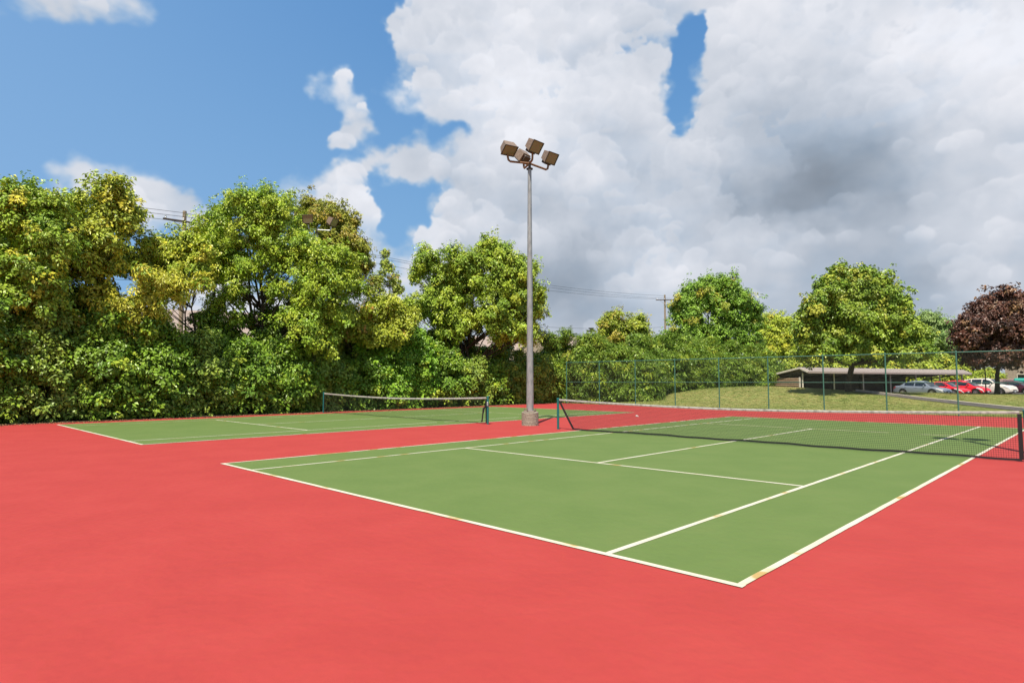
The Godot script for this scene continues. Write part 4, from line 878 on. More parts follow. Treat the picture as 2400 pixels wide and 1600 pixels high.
# ------------------------------------------------------------------ nets
func make_net(cx: float, label: String, slack_left: float, tape_wide: float, cord: float, loose_strap: bool) -> void:
	var t := thing("tennis_net", label, "tennis net", Vector3(cx, 0, 0), "nets across the courts")
	for sg in [-1.0, 1.0]:
		var s := Shape.new()
		s.lathe(Vector3(sg * 6.40, 0, 0), [Vector2(0.042, 0), Vector2(0.042, 1.045), Vector2(0.05, 1.05), Vector2(0.05, 1.085), Vector2(0.03, 1.10), Vector2(0, 1.10)], 20)
		put("net_post", s, M.net_post, t)
	var x0 := -6.34
	var x1 := 6.30
	var top := func(x: float) -> float:
		var u := absf(x) / 6.35
		return 0.925 + 0.135 * pow(u, 1.7)
	var low := func(x: float) -> float:
		return 0.045 + 0.008 * sin(x * 1.7) + 0.006 * sin(x * 5.1)
	var foot_left := x0 + slack_left
	var place := func(a: float, b: float) -> Vector3:
		# a runs along the net, b from the tape down to the bottom cord
		var x := lerpf(x0, x1, a)
		var xb := lerpf(foot_left, x1, a)
		var xx := lerpf(x, xb, b)
		var yy := lerpf(top.call(x) - tape_wide, low.call(xb), b)
		return Vector3(xx, yy, 0.05 * sin(xx * 0.55) * b + 0.008 * sin(xx * 3.7) * b * b)
	var s := Shape.new()
	var across := 284
	var down := 21
	for i in across + 1:
		var pts := []
		for k in 4:
			pts.append(place.call(float(i) / across, k / 3.0))
		s.tube(pts, [cord], 3, false)
	for j in range(1, down):
		var pts := []
		for k in 41:
			pts.append(place.call(k / 40.0, float(j) / down))
		s.tube(pts, [cord], 3, false)
	var netting := put("netting", s, M.net_cord, t)
	netting.set_meta("kind", "stuff")
	# head tape: a folded band, a little wavy
	s = Shape.new()
	var rows := []
	for k in 61:
		var x := lerpf(x0, x1, k / 60.0)
		var y: float = top.call(x)
		var bulge := 0.012 + 0.003 * sin(x * 4.0)
		rows.append([Vector3(x, y - tape_wide, -bulge * 0.6), Vector3(x, y - tape_wide * 0.5, -bulge), Vector3(x, y - 0.008, -bulge * 0.8), Vector3(x, y + 0.004, 0), Vector3(x, y - 0.008, bulge * 0.8), Vector3(x, y - tape_wide * 0.5, bulge), Vector3(x, y - tape_wide, bulge * 0.6)])
	s.loft(rows, func(q: Vector3) -> Vector3: return Vector3(q.x, top.call(q.x) - tape_wide * 0.5, 0))
	put("head_tape", s, M.tape, t)
	for sg in [-1.0, 1.0]:
		s = Shape.new()
		s.tube([Vector3(sg * 6.29, top.call(6.29) - 0.02, 0), Vector3(sg * 6.41, 1.06, 0), Vector3(sg * 6.43, 1.03, 0.03)], [0.006], 6)
		put("cable", s, M.galvanised, t)
	# side bands and bottom band
	for e in [0.0, 1.0]:
		s = Shape.new()
		var pts := []
		for k in 9:
			pts.append(place.call(e, k / 8.0))
		for k in 8:
			var a: Vector3 = pts[k]
			var b: Vector3 = pts[k + 1]
			var d := (b - a).normalized()
			var nx := d.cross(Vector3.BACK).normalized()
			s.box((a + b) * 0.5, Vector3(0.075, (b - a).length() * 1.04, 0.014), Basis(nx, -d, nx.cross(-d)))
		put("side_band", s, M.black_tape, t)
	s = Shape.new()
	var low_pts := []
	for k in 61:
		low_pts.append(place.call(k / 60.0, 1.0))
	for k in 60:
		var a: Vector3 = low_pts[k]
		var b: Vector3 = low_pts[k + 1]
		var d := (b - a).normalized()
		var up := Vector3.BACK.cross(d).normalized()
		s.box((a + b) * 0.5, Vector3((b - a).length() * 1.03, 0.045 if cord > 0.002 else 0.016, 0.012), Basis(d, up, d.cross(up)))
	put("bottom_band", s, M.black_tape, t)
	if loose_strap:
		s = Shape.new()
		var pts := [Vector3(6.32, 0.72, 0.03), Vector3(6.26, 0.62, 0.09), Vector3(6.22, 0.40, 0.10), Vector3(6.18, 0.15, 0.10), Vector3(6.16, 0.10, 0.10)]
		s.tube(pts, [0.02, 0.05, 0.03, 0.028, 0.04], 6)
		put("tie_strap", s, M.black_tape, t)
		s = Shape.new()
		s.box(Vector3(6.43, 0.80, 0.045), Vector3(0.05, 0.16, 0.05), Basis.IDENTITY, 0.01)
		put("winder", s, M.galvanised, t)


# ------------------------------------------------------------------ fence
func make_fence() -> void:
	var z := -19.8
	var t := thing("chain_link_fence", "tall green chain link fence with top and middle rails behind the courts", "fence", Vector3(-22.1, 0, z))
	var step := 3.05
	var high := 3.1
	var bays := 10
	for i in bays + 1:
		var x := step * i
		var s := Shape.new()
		s.tube([Vector3(x, -0.1, 0), Vector3(x, high + 0.04, 0)], [0.036], 12)
		s.lathe(Vector3(x, high + 0.04, 0), [Vector2(0.042, -0.03), Vector2(0.042, 0.0), Vector2(0.02, 0.03), Vector2(0, 0.035)], 10)
		put("fence_post", s, M.fence_paint, t)
	for i in bays:
		for y in [high, 1.62]:
			var s := Shape.new()
			s.tube([Vector3(step * i + 0.036, y, 0), Vector3(step * (i + 1) - 0.036, y, 0)], [0.026 if y > 2.0 else 0.021], 8, false)
			put("top_rail" if y > 2.0 else "middle_rail", s, M.fence_paint, t)
	# woven wire: two families of slanting wires, one in front of the other
	for i in bays:
		var s := Shape.new()
		var gap := 0.075
		var x0 := step * i + 0.04
		var x1 := step * (i + 1) - 0.04
		var y0 := 0.03
		var y1 := high - 0.03
		for sg in [-1.0, 1.0]:
			var c: float = (x0 - y1) if sg > 0.0 else (x0 + y0)
			var c_end: float = (x1 - y0) if sg > 0.0 else (x1 + y1)
			while c < c_end:
				# the wire y = sg * (x - c)
				var xa := clampf(c + sg * y0, x0, x1)
				var xb := clampf(c + sg * y1, x0, x1)
				var a := Vector3(xa, sg * (xa - c), 0.030 + 0.003 * sg)
				var b := Vector3(xb, sg * (xb - c), 0.030 + 0.003 * sg)
				if (b - a).length() > 0.05:
					s.tube([a, b], [0.0017], 3, false)
				c += gap
		var w := put("wire_mesh", s, M.fence_wire, t)
		w.set_meta("kind", "stuff")


# ------------------------------------------------------------------ cars
func profile_y(pts: Array, x: float) -> float:
	for i in pts.size() - 1:
		if x <= pts[i + 1].x:
			var t := clampf((x - pts[i].x) / maxf(pts[i + 1].x - pts[i].x, 1e-6), 0.0, 1.0)
			var e := t * t * (3.0 - 2.0 * t)
			return lerpf(pts[i].y, pts[i + 1].y, lerpf(t, e, 0.5))
	return pts[pts.size() - 1].y


func make_car(label: String, at: Vector3, turn: float, m: Material, d: Dictionary) -> Node3D:
	var t := thing("parked_car", label, "car", at, "cars parked in a row beside the lawn")
	t.rotation.y = turn
	var half: float = d.length * 0.5
	var wide: float = d.width * 0.5
	var wheel_r: float = d.wheel
	var axles := [-d.base * 0.5 + d.get("shift", 0.0), d.base * 0.5 + d.get("shift", 0.0)]
	var belt: Array = d.belt
	var rows := []
	var count := 72
	for i in count + 1:
		var x := lerpf(-half, half, float(i) / count)
		var u := absf(x) / half
		var w := wide * (1.0 - 0.16 * pow(u, 6.0) - 0.05 * pow(u, 2.0))
		var yb := 0.20 + 0.16 * pow(u, 10.0)
		for ax in axles:
			var dx := absf(x - ax)
			if dx < wheel_r + 0.07:
				yb = maxf(yb, wheel_r + sqrt(maxf(0.0, pow(wheel_r + 0.07, 2) - dx * dx)) )
		var yt := profile_y(belt, x)
		yb = minf(yb, yt - 0.12)
		var ym := minf(maxf(yb + 0.04, 0.56), yt - 0.08)
		var row := []
		for q in [[0.0, yb], [0.90, yb], [0.985, yb + 0.03], [1.0, lerpf(yb, ym, 0.6)], [1.0, ym], [0.975, lerpf(ym, yt, 0.7)], [0.93, yt - 0.015], [0.80, yt + 0.012], [0.4, yt + 0.035], [0.0, yt + 0.042]]:
			row.append(Vector3(x, q[1], q[0] * w))
		var ring := row.duplicate()
		for k in range(row.size() - 2, -1, -1):
			ring.append(Vector3(row[k].x, row[k].y, -row[k].z))
		rows.append(ring)
	var s := Shape.new()
	s.loft(rows, func(q: Vector3) -> Vector3: return Vector3(clampf(q.x, -half * 0.85, half * 0.85), 0.5, 0))
	for e in [0, count]:
		var ring: Array = rows[e]
		var c := Vector3(rows[e][0].x + (0.05 if e else -0.05), 0.5, 0)
		for k in ring.size() - 1:
			s.face(ring[k], ring[k + 1], c, Vector3(1 if e else -1, 0, 0))
	# greenhouse
	var roof: Array = d.roof
	var xa: float = roof[0].x
	var xb: float = roof[roof.size() - 1].x
	var peak := 0.0
	for q in roof:
		peak = maxf(peak, q.y)
	var waist := func(x: float) -> float: return wide * (0.90 - 0.05 * pow(absf(x) / half, 2.0))
	var half_at := func(x: float, y: float) -> float:
		var b0 := profile_y(belt, x)
		return lerpf(waist.call(x), wide * 0.66, clampf((y - b0) / (peak - b0), 0.0, 1.0))
	rows = []
	for i in 41:
		var x := lerpf(xa, xb, i / 40.0)
		var yr := profile_y(roof, x)
		var yb := profile_y(belt, x) - 0.02
		var row := []
		for q in [0.0, 0.5, 0.9, 1.0]:
			var y := lerpf(yb, yr - 0.03, q)
			row.append(Vector3(x, y, half_at.call(x, y)))
		var wr: float = half_at.call(x, yr)
		row.append(Vector3(x, yr, wr * 0.88))
		row.append(Vector3(x, yr + 0.02, wr * 0.4))
		row.append(Vector3(x, yr + 0.025, 0))
		var ring := row.duplicate()
		for k in range(row.size() - 2, -1, -1):
			ring.append(Vector3(row[k].x, row[k].y, -row[k].z))
		rows.append(ring)
	s.loft(rows, func(q: Vector3) -> Vector3: return Vector3(clampf(q.x, xa * 0.5, xb * 0.5), 0.9, 0))
	put("body", s, m, t)
	# panes
	for sg in [-1.0, 1.0]:
		for win in d.windows:
			s = Shape.new()
			var lo := []
			var hi := []
			for k in 9:
				var x := lerpf(win[0], win[1], k / 8.0)
				var y0 := profile_y(belt, x) + 0.045
				var y1 := maxf(y0 + 0.005, profile_y(roof, x) - 0.085)
				lo.append(Vector3(x, y0, sg * (half_at.call(x, y0) + 0.008)))
				hi.append(Vector3(x, y1, sg * (half_at.call(x, y1) + 0.008)))
			for k in 8:
				s.poly([lo[k], lo[k + 1], hi[k + 1], hi[k]], Vector3(0, 0.2, sg))
			put("side_window", s, M.glass_dark, t)
	for sc in [d.windscreen, d.backlight]:
		s = Shape.new()
		var line := []
		for k in 9:
			var x := lerpf(sc[0], sc[1], k / 8.0)
			var y := profile_y(roof, x)
			var w: float = half_at.call(x, y) * 0.86
			line.append([Vector3(x, y + 0.012, -w), Vector3(x, y + 0.034, -w * 0.4), Vector3(x, y + 0.034, w * 0.4), Vector3(x, y + 0.012, w)])
		s.loft(line, func(q: Vector3) -> Vector3: return Vector3(0, 0.6, 0))
		put("windscreen" if sc == d.windscreen else "rear_window", s, M.glass_dark, t)
	# wheels
	for ax in axles:
		for sg in [-1.0, 1.0]:
			var wheel := Node3D.new()
			wheel.name = "wheel"
			t.add_child(wheel, true)
			wheel.position = Vector3(ax, wheel_r, sg * (wide - 0.12))
			var b := Basis(Vector3.RIGHT, PI / 2 * sg)
			s = Shape.new()
			s.lathe(Vector3.ZERO, [Vector2(wheel_r * 0.62, -0.1), Vector2(wheel_r * 0.94, -0.1), Vector2(wheel_r, -0.07), Vector2(wheel_r, 0.07), Vector2(wheel_r * 0.94, 0.1), Vector2(wheel_r * 0.66, 0.105), Vector2(wheel_r * 0.62, 0.09)], 28, b)
			put("tyre", s, M.tyre, wheel)
			s = Shape.new()
			s.lathe(Vector3.ZERO, [Vector2(wheel_r * 0.64, 0.04), Vector2(wheel_r * 0.64, 0.098), Vector2(wheel_r * 0.56, 0.09), Vector2(wheel_r * 0.54, 0.05)], 28, b)
			s.lathe(Vector3.ZERO, [Vector2(wheel_r * 0.17, 0.04), Vector2(wheel_r * 0.15, 0.095), Vector2(0, 0.10)], 16, b)
			for k in 7:
				var a := TAU * k / 7.0
				var dir := b * Vector3(cos(a), 0, sin(a))
				var ax2 := b * Vector3.UP
				s.box(dir * wheel_r * 0.36 + ax2 * 0.08, Vector3(wheel_r * 0.44, 0.05, 0.028), Basis(dir, ax2.cross(dir), ax2).orthonormalized())
			put("rim", s, M.rim, wheel)
			s = Shape.new()
			s.lathe(Vector3.ZERO, [Vector2(wheel_r * 0.6, 0.03), Vector2(0, 0.03)], 20, b)
			put("brake_disc", s, M.black_trim, wheel)
	# lamps, grille, mirrors, handles, plate
	for sg in [-1.0, 1.0]:
		for front in [true, false]:
			s = Shape.new()
			var line := []
			var x_tip := half * 0.985 if front else -half * 0.985
			var back: float = d.lamp if front else 0.28
			for k in 6:
				var x := x_tip - (back * k / 5.0) * (1.0 if front else -1.0)
				var u := absf(x) / half
				var w := wide * (1.0 - 0.16 * pow(u, 6.0) - 0.05 * pow(u, 2.0))
				var yt := profile_y(belt, x)
				var tall := (0.15 if front else 0.2) * (1.0 - 0.75 * k / 5.0)
				line.append([Vector3(x, yt - 0.03, sg * (w * 0.90)), Vector3(x, yt - 0.05, sg * (w * 0.985 + 0.006)), Vector3(x, yt - 0.06 - tall, sg * (w * 1.0 + 0.008))])
			s.loft(line, func(q: Vector3) -> Vector3: return Vector3(0, 0.4, 0))
			var xe := x_tip + (0.014 if front else -0.014)
			var ye := profile_y(belt, x_tip)
			s.quad(Vector3(xe, ye - 0.04, sg * wide * 0.73), Vector3(xe, ye - 0.04, sg * wide * 0.40), Vector3(xe, ye - 0.17, sg * wide * 0.45), Vector3(xe, ye - 0.20, sg * wide * 0.75), Vector3(1 if front else -1, 0, 0))
			put("headlight" if front else "tail_light", s, M.headlamp if front else M.tail_lamp, t)
		s = Shape.new()
		var mx: float = d.windows[d.windows.size() - 1][1] - 0.12
		var my := profile_y(belt, mx) + 0.08
		s.box(Vector3(mx, my, sg * (wide * 0.9 + 0.11)), Vector3(0.10, 0.13, 0.20), Basis.IDENTITY, 0.035)
		s.box(Vector3(mx, my - 0.05, sg * (wide * 0.9 + 0.01)), Vector3(0.06, 0.04, 0.1))
		put("wing_mirror", s, m, t)
		for win in d.windows:
			s = Shape.new()
			var hx: float = win[0] + 0.12
			s.box(Vector3(hx, profile_y(belt, hx) - 0.12, sg * (wide * 0.985)), Vector3(0.18, 0.028, 0.04), Basis.IDENTITY, 0.01)
			put("door_handle", s, m, t)
	s = Shape.new()
	var gy := profile_y(belt, half) - 0.10
	s.box(Vector3(half + 0.03, gy, 0), Vector3(0.04, 0.10, wide * 0.72), Basis.IDENTITY, 0.015)
	s.box(Vector3(half + 0.02, 0.34, 0), Vector3(0.06, 0.12, wide * 1.1), Basis.IDENTITY, 0.02)
	put("grille", s, M.black_trim, t)
	s = Shape.new()
	s.box(Vector3(half + 0.055, 0.40, 0), Vector3(0.012, 0.11, 0.30))
	put("number_plate", s, M.plate, t)
	s = Shape.new()
	s.box(Vector3(0, 0.26, 0), Vector3(d.length * 0.9, 0.1, d.width * 0.7))
	put("underbody", s, M.black_trim, t)
	return t


# ------------------------------------------------------------------ buildings and poles
func make_carport() -> void:
	var t := thing("carport", "long low carport with grey brown shingle roof and white posts behind the lawn", "carport", Vector3(-14.62, 0.42, -47.73))
	t.basis = Basis(Vector3(0.307, 0, -0.952), Vector3.UP, Vector3(0.952, 0, 0.307)).orthonormalized()
	var length := 29.5
	# x along the row, z to the front; ridge over z = 0
	var ridge := 2.66
	var front := Vector3(0, 2.24, 0.95)
	var back := Vector3(0, 1.92, -3.75)
	for side in [front, back]:
		var s := Shape.new()
		var top0 := Vector3(-0.25, ridge, 0)
		var e0 := Vector3(-0.25, side.y, side.z)
		var l := Vector3(length + 0.5, 0, 0)
		var th := Vector3(0, -0.11, 0)
		s.poly([top0, top0 + l, e0 + l, e0], Vector3.UP)
		s.poly([top0 + th, top0 + l + th, e0 + l + th, e0 + th], Vector3.DOWN)
		s.poly([e0, e0 + l, e0 + l + th, e0 + th], Vector3(0, 0, side.z))
		put("roof_slope", s, M.shingle, t)
	var s := Shape.new()
	s.box(Vector3(length * 0.5, front.y - 0.10, front.z + 0.03), Vector3(length + 0.56, 0.20, 0.04), Basis.IDENTITY, 0.006)
	put("fascia_board", s, M.fascia, t)
	for e in [-0.28, length + 0.28]:
		for side in [front, back]:
			s = Shape.new()
			var a := Vector3(e, ridge - 0.075, 0)
			var b := Vector3(e, side.y - 0.075, side.z)
			var d: Vector3 = (b - a).normalized()
			s.box((a + b) * 0.5, Vector3(0.045, 0.17, (b - a).length()), Basis(Vector3.RIGHT, d.cross(Vector3.RIGHT).normalized(), d))
			put("rake_board", s, M.white_wood, t)
	for k in 7:
		s = Shape.new()
		var x := 0.08 + k * 4.9
		s.box(Vector3(x, 1.05, 0.05), Vector3(0.11, 2.9, 0.11), Basis.IDENTITY, 0.01)
		put("post", s, M.white_wood, t)
		s = Shape.new()
		s.box(Vector3(x, 1.9, -1.6), Vector3(0.09, 0.16, 3.9), Basis(Vector3.RIGHT, -0.16))
		put("rafter", s, M.dark_boards, t)
	s = Shape.new()
	s.box(Vector3(length * 0.5, 2.12, 0.05), Vector3(length, 0.22, 0.09))
	put("header_beam", s, M.dark_boards, t)
	# back wall of broad dark boards, open at the far end
	var x := 0.0
	while x < 23.0:
		for row in 6:
			s = Shape.new()
			s.box(Vector3(x + 1.2, 0.10 + row * 0.32, -3.55 + 0.01 * (row % 2)), Vector3(2.40, 0.318, 0.04), Basis.IDENTITY, 0.006)
			put("wall_board", s, M.dark_boards, t)
		x += 2.4
	for k in 7:
		s = Shape.new()
		s.box(Vector3(0.08 + k * 4.9, 0.85, -3.45), Vector3(0.1, 2.2, 0.1))
		put("post", s, M.dark_boards, t)
	# slatted screen at the near end
	for row in 6:
		s = Shape.new()
		s.box(Vector3(-0.04, 0.47 + row * 0.21, -1.98), Vector3(0.05, 0.115, 3.5), Basis.IDENTITY, 0.006)
		put("slat", s, M.slat, t)
	s = Shape.new()
	s.box(Vector3(-0.03, 0.98, -0.2), Vector3(0.13, 1.36, 0.13), Basis.IDENTITY, 0.01)
	put("screen_post", s, M.white_wood, t)
	s = Shape.new()
	s.box(Vector3(-0.04, 0.98, -3.7), Vector3(0.09, 1.3, 0.09), Basis.IDENTITY, 0.01)
	put("screen_post", s, M.dark_boards, t)
	s = Shape.new()
	s.box(Vector3(0.10, 0.95, -1.95), Vector3(0.05, 1.2, 3.4))
	put("screen_backing", s, M.dark_boards, t)


func make_pole(label: String, at: Vector3, height: float, arm_turn: float) -> void:
	var t := thing("utility_pole", label, "utility pole", at, "utility poles carrying the wires")
	var s := Shape.new()
	s.tube([Vector3(0, -0.2, 0), Vector3(0, height * 0.5, 0), Vector3(0, height, 0)], [0.165, 0.145, 0.12], 14)
	put("shaft", s, M.pole_wood, t)
	var b := Basis(Vector3.UP, arm_turn)
	s = Shape.new()
	s.box(Vector3(0, height - 0.75, 0) + b * Vector3(0, 0, 0.16), Vector3(2.6, 0.12, 0.10), b, 0.01)
	put("crossarm", s, M.dark_bronze, t)
	for sg in [-1.0, 1.0]:
		s = Shape.new()
		s.tube([Vector3(0, height - 1.45, 0) + b * Vector3(0, 0, 0.15), Vector3(0, height - 0.8, 0) + b * Vector3(sg * 0.7, 0, 0.18)], [0.025], 6)
		put("brace", s, M.galvanised, t)
	for q in [-1.15, -0.1, 1.15]:
		s = Shape.new()
		s.lathe(Vector3(0, height - 0.69, 0) + b * Vector3(q, 0, 0.16), [Vector2(0.02, 0), Vector2(0.06, 0.04), Vector2(0.04, 0.08), Vector2(0.06, 0.12), Vector2(0.03, 0.17), Vector2(0, 0.17)], 10)
		put("insulator", s, M.galvanised, t)


func make_wire(label: String, spans: Array, sag: float) -> void:
	var s := Shape.new()
	for k in spans.size() - 1:
		var pts := []
		for i in 17:
			var u := i / 16.0
			var q: Vector3 = spans[k].lerp(spans[k + 1], u)
			q.y -= sag * 4.0 * u * (1.0 - u)
			pts.append(q)
		s.tube(pts, [0.014], 5)
	tag(put("power_line", s, M.net_cord), label, "wire", "wires between the utility poles")


func house_window(parent: Node, at: Vector3, w: float, h: float, b: Basis) -> void:
	var win := Node3D.new()
	win.name = "window"
	parent.add_child(win, true)
	var s := Shape.new()
	s.box(at + b * Vector3(0, 0, 0.02), Vector3(w, h, 0.04), b)
	put("pane", s, M.glass_dark, win)
	s = Shape.new()
	for q in [[0.0, h * 0.5 + 0.05, w + 0.2, 0.1], [0.0, -h * 0.5 - 0.05, w + 0.2, 0.1], [w * 0.5 + 0.05, 0.0, 0.1, h], [-w * 0.5 - 0.05, 0.0, 0.1, h], [0.0, 0.0, w, 0.06]]:
		s.box(at + b * Vector3(q[0], q[1], 0.05), Vector3(q[2], q[3], 0.06), b)
	put("frame", s, M.white_wood, win)


func gable_house(called: String, label: String, at: Vector3, turn: float, size: Vector3, rise: float, wall_m: Material, roof_m: Material, vents: int, gables: Array) -> Node3D:
	var t := thing(called, label, "building", at)
	t.rotation.y = turn
	var s := Shape.new()
	s.box(Vector3(0, size.y * 0.5, 0), size)
	for e in [-1.0, 1.0]:
		s.face(Vector3(e * size.x * 0.5, size.y, -size.z * 0.5), Vector3(e * size.x * 0.5, size.y, size.z * 0.5), Vector3(e * size.x * 0.5, size.y + rise, 0), Vector3(e, 0, 0))
	put("wall", s, wall_m, t)
	s = Shape.new()
	var over := 0.5
	for e in [-1.0, 1.0]:
		var a := Vector3(-size.x * 0.5 - over, size.y + rise + 0.05, 0)
		var b := Vector3(-size.x * 0.5 - over, size.y - 0.15, e * (size.z * 0.5 + over))
		var l := Vector3(size.x + over * 2, 0, 0)
		var th := Vector3(0, -0.18, 0)
		s.poly([a, a + l, b + l, b], Vector3.UP)
		s.poly([b, b + l, b + l + th, b + th], Vector3(0, 0, e))
		s.poly([a, b, b + th, a + th], Vector3.LEFT)
		s.poly([a + l, b + l, b + l + th, a + l + th], Vector3.RIGHT)
	put("roof", s, roof_m, t)
	for g in gables:
		# cross gable towards the front: [x, width, rise]
		s = Shape.new()
		var z1 := size.z * 0.5 + 1.0
		var y0 := size.y - 0.1
		var pk := Vector3(g[0], y0 + g[2], z1)
		s.poly([Vector3(g[0] - g[1] * 0.5, y0, z1), pk, Vector3(g[0], y0 + g[2], 0), Vector3(g[0] - g[1] * 0.5, y0, 0)], Vector3(-1, 1, 0))
		s.poly([Vector3(g[0] + g[1] * 0.5, y0, z1), pk, Vector3(g[0], y0 + g[2], 0), Vector3(g[0] + g[1] * 0.5, y0, 0)], Vector3(1, 1, 0))
		put("gable_roof", s, roof_m, t)
		s = Shape.new()
		s.face(Vector3(g[0] - g[1] * 0.5, y0, z1 - 0.3), Vector3(g[0] + g[1] * 0.5, y0, z1 - 0.3), pk - Vector3(0, 0.2, 0.3), Vector3.BACK)
		s.quad(Vector3(g[0] - g[1] * 0.45, 0, z1 - 0.3), Vector3(g[0] + g[1] * 0.45, 0, z1 - 0.3), Vector3(g[0] + g[1] * 0.45, y0, z1 - 0.3), Vector3(g[0] - g[1] * 0.45, y0, z1 - 0.3), Vector3.BACK)
		put("gable_wall", s, wall_m, t)
	for k in vents:
		s = Shape.new()
		var vx := lerpf(-size.x * 0.18, size.x * 0.2, k / maxf(1.0, vents - 1.0))
		s.box(Vector3(vx, size.y + rise + 0.25, 0.3), Vector3(0.7, 0.6, 0.6))
		put("vent", s, roof_m, t)
		s = Shape.new()
		s.box(Vector3(vx, size.y + rise + 0.62, 0.3), Vector3(1.0, 0.16, 0.9))
		put("vent_cap", s, M.black_trim, t)
	return t


# ------------------------------------------------------------------ scatter
func scatter(called: String, m: Material, mesh: ArrayMesh, places: Array, colours: Array) -> MultiMeshInstance3D:
	var mm := MultiMesh.new()
	mm.transform_format = MultiMesh.TRANSFORM_3D
	mm.use_colors = true
	mm.mesh = mesh
	mm.instance_count = places.size()
	for i in places.size():
		mm.set_instance_transform(i, places[i])
		mm.set_instance_color(i, colours[i])
	var o := MultiMeshInstance3D.new()
	o.name = numbered(called)
	o.multimesh = mm
	o.material_override = m
	o.set_meta("kind", "stuff")
	add_child(o)
	return o


func _ready() -> void:
	rng.seed = 4242
	# ---- camera
	var cam := Camera3D.new()
	cam.name = "camera"
	cam.position = Vector3(7.764, 1.696, 16.935)
	cam.rotation = Vector3(0.0639, 0.7704, 0)
	cam.fov = 57.72
	cam.near = 0.1
	cam.far = 2500.0
	add_child(cam)
	# ---- sky, exposure
	var env := Environment.new()
	var sky := Sky.new()
	var pano := PanoramaSkyMaterial.new()
	pano.panorama = make_sky()
	sky.sky_material = pano
	env.background_mode = Environment.BG_SKY
	env.sky = sky
	env.tonemap_mode = Environment.TONE_MAPPER_LINEAR
	env.tonemap_exposure = EXPOSURE
	env.sdfgi_enabled = true
	env.ssao_enabled = true
	env.ssil_enabled = true
	var we := WorldEnvironment.new()
	we.name = "daylight"
	we.environment = env
	add_child(we)
	# ---- sun: high, behind the camera
	var sun := DirectionalLight3D.new()
	sun.name = "sun"
	sun.light_energy = 1.5
	sun.light_color = Color(1.0, 0.955, 0.88)
	sun.light_angular_distance = 0.5
	sun.shadow_enabled = true
	add_child(sun)
	var to_sun := SUN_AZIMUTH.normalized() * cos(deg_to_rad(SUN_HEIGHT)) + Vector3.UP * sin(deg_to_rad(SUN_HEIGHT))
	sun.look_at_from_position(to_sun * 50.0, Vector3.ZERO)
	materials()
	print("sky done ", Time.get_ticks_msec())

	# ---- large structure: ground, courts, car park, path
	make_ground()
	structure(sheet("court_surround", -23.35, 13.0, -20.35, 32.0, 0.0, M.red), "coral red painted hard court surround")
	var soil := Shape.new()
	var edge := FastNoiseLite.new()
	edge.seed = 3
	edge.frequency = 0.5
	edge.fractal_octaves = 4
	for k in 160:
		var z0 := 22.0 - 42.3 * k / 160.0
		var z1 := 22.0 - 42.3 * (k + 1) / 160.0
		var x0 := -23.15 + 0.22 * edge.get_noise_1d(z0) + 0.75 * smoothstep(12.6, 15.5, z0) + 0.35 * edge.get_noise_1d(z0 * 3.0) * smoothstep(12.0, 14.0, z0)
		var x1 := -23.15 + 0.22 * edge.get_noise_1d(z1) + 0.75 * smoothstep(12.6, 15.5, z1) + 0.35 * edge.get_noise_1d(z1 * 3.0) * smoothstep(12.0, 14.0, z1)
		soil.poly([Vector3(-29.5, 0.003, z0), Vector3(x0, 0.003, z0), Vector3(x1, 0.003, z1), Vector3(-29.5, 0.003, z1)], Vector3.UP)
	structure(put("soil", soil, M.soil), "dark leaf mould along the foot of the hedge")
	make_court(0.0, "near green tennis court with white lines", false)
	make_court(-16.4, "far green tennis court beside the hedge with worn lines", true)
	var s := Shape.new()
	s.poly([Vector3(-12.6, 0.25, -53.6), Vector3(24.0, 0.25, -53.6), Vector3(24.0, 0.25, -110.0), Vector3(-12.6, 0.25, -110.0)], Vector3.UP)
	structure(put("car_park", s, M.asphalt), "grey asphalt car park")
	var path_pts := [Vector2(16.0, -16.5), Vector2(10.0, -21.8), Vector2(4.2, -27.0), Vector2(-0.1, -32.3), Vector2(-4.0, -36.2), Vector2(-7.4, -39.0)]
	var path_s := Shape.new()
	var kerb_s := Shape.new()
	for i in path_pts.size() - 1:
		for k in 8:
			var a: Vector2 = path_pts[i].lerp(path_pts[i + 1], k / 8.0)
			var b: Vector2 = path_pts[i].lerp(path_pts[i + 1], (k + 1) / 8.0)
			var d: Vector2 = (path_pts[i + 1] - path_pts[i]).normalized()
			var o := Vector2(-d.y, d.x)
			if o.y > 0.0:
				o = -o
			var ha := maxf(lawn_height(a.x, a.y), lawn_height(a.x - o.x * 0.55, a.y - o.y * 0.55)) + 0.02
			var hb := maxf(lawn_height(b.x, b.y), lawn_height(b.x - o.x * 0.55, b.y - o.y * 0.55)) + 0.02
			var a0 := Vector3(a.x - o.x * 0.55, ha, a.y - o.y * 0.55)
			var b0 := Vector3(b.x - o.x * 0.55, hb, b.y - o.y * 0.55)
			path_s.poly([a0, b0, Vector3(b.x, hb, b.y), Vector3(a.x, ha, a.y)], Vector3.UP)
			var a1 := Vector3(a.x, ha - 0.05, a.y)
			var b1 := Vector3(b.x, hb - 0.05, b.y)
			var rise := Vector3(0, 0.18, 0)
			var across := Vector3(o.x * 0.22, 0, o.y * 0.22)
			kerb_s.poly([a1, b1, b1 + rise, a1 + rise], Vector3(-o.x, 0, -o.y))
			kerb_s.poly([a1 + rise, b1 + rise, b1 + rise + across, a1 + rise + across], Vector3.UP)
	structure(put("path", path_s, M.asphalt), "narrow asphalt path across the lawn")
	structure(put("kerb", kerb_s, M.kerb), "pale concrete kerb along the path")

	# ---- trees and shrubs
	var spray := [leaf_spray(1, 14, 0.15, 0.092, 0.25, 0.45, 0.25, 0.55), leaf_spray(2, 14, 0.15, 0.092, 0.25, 0.45, 0.25, 0.55)]
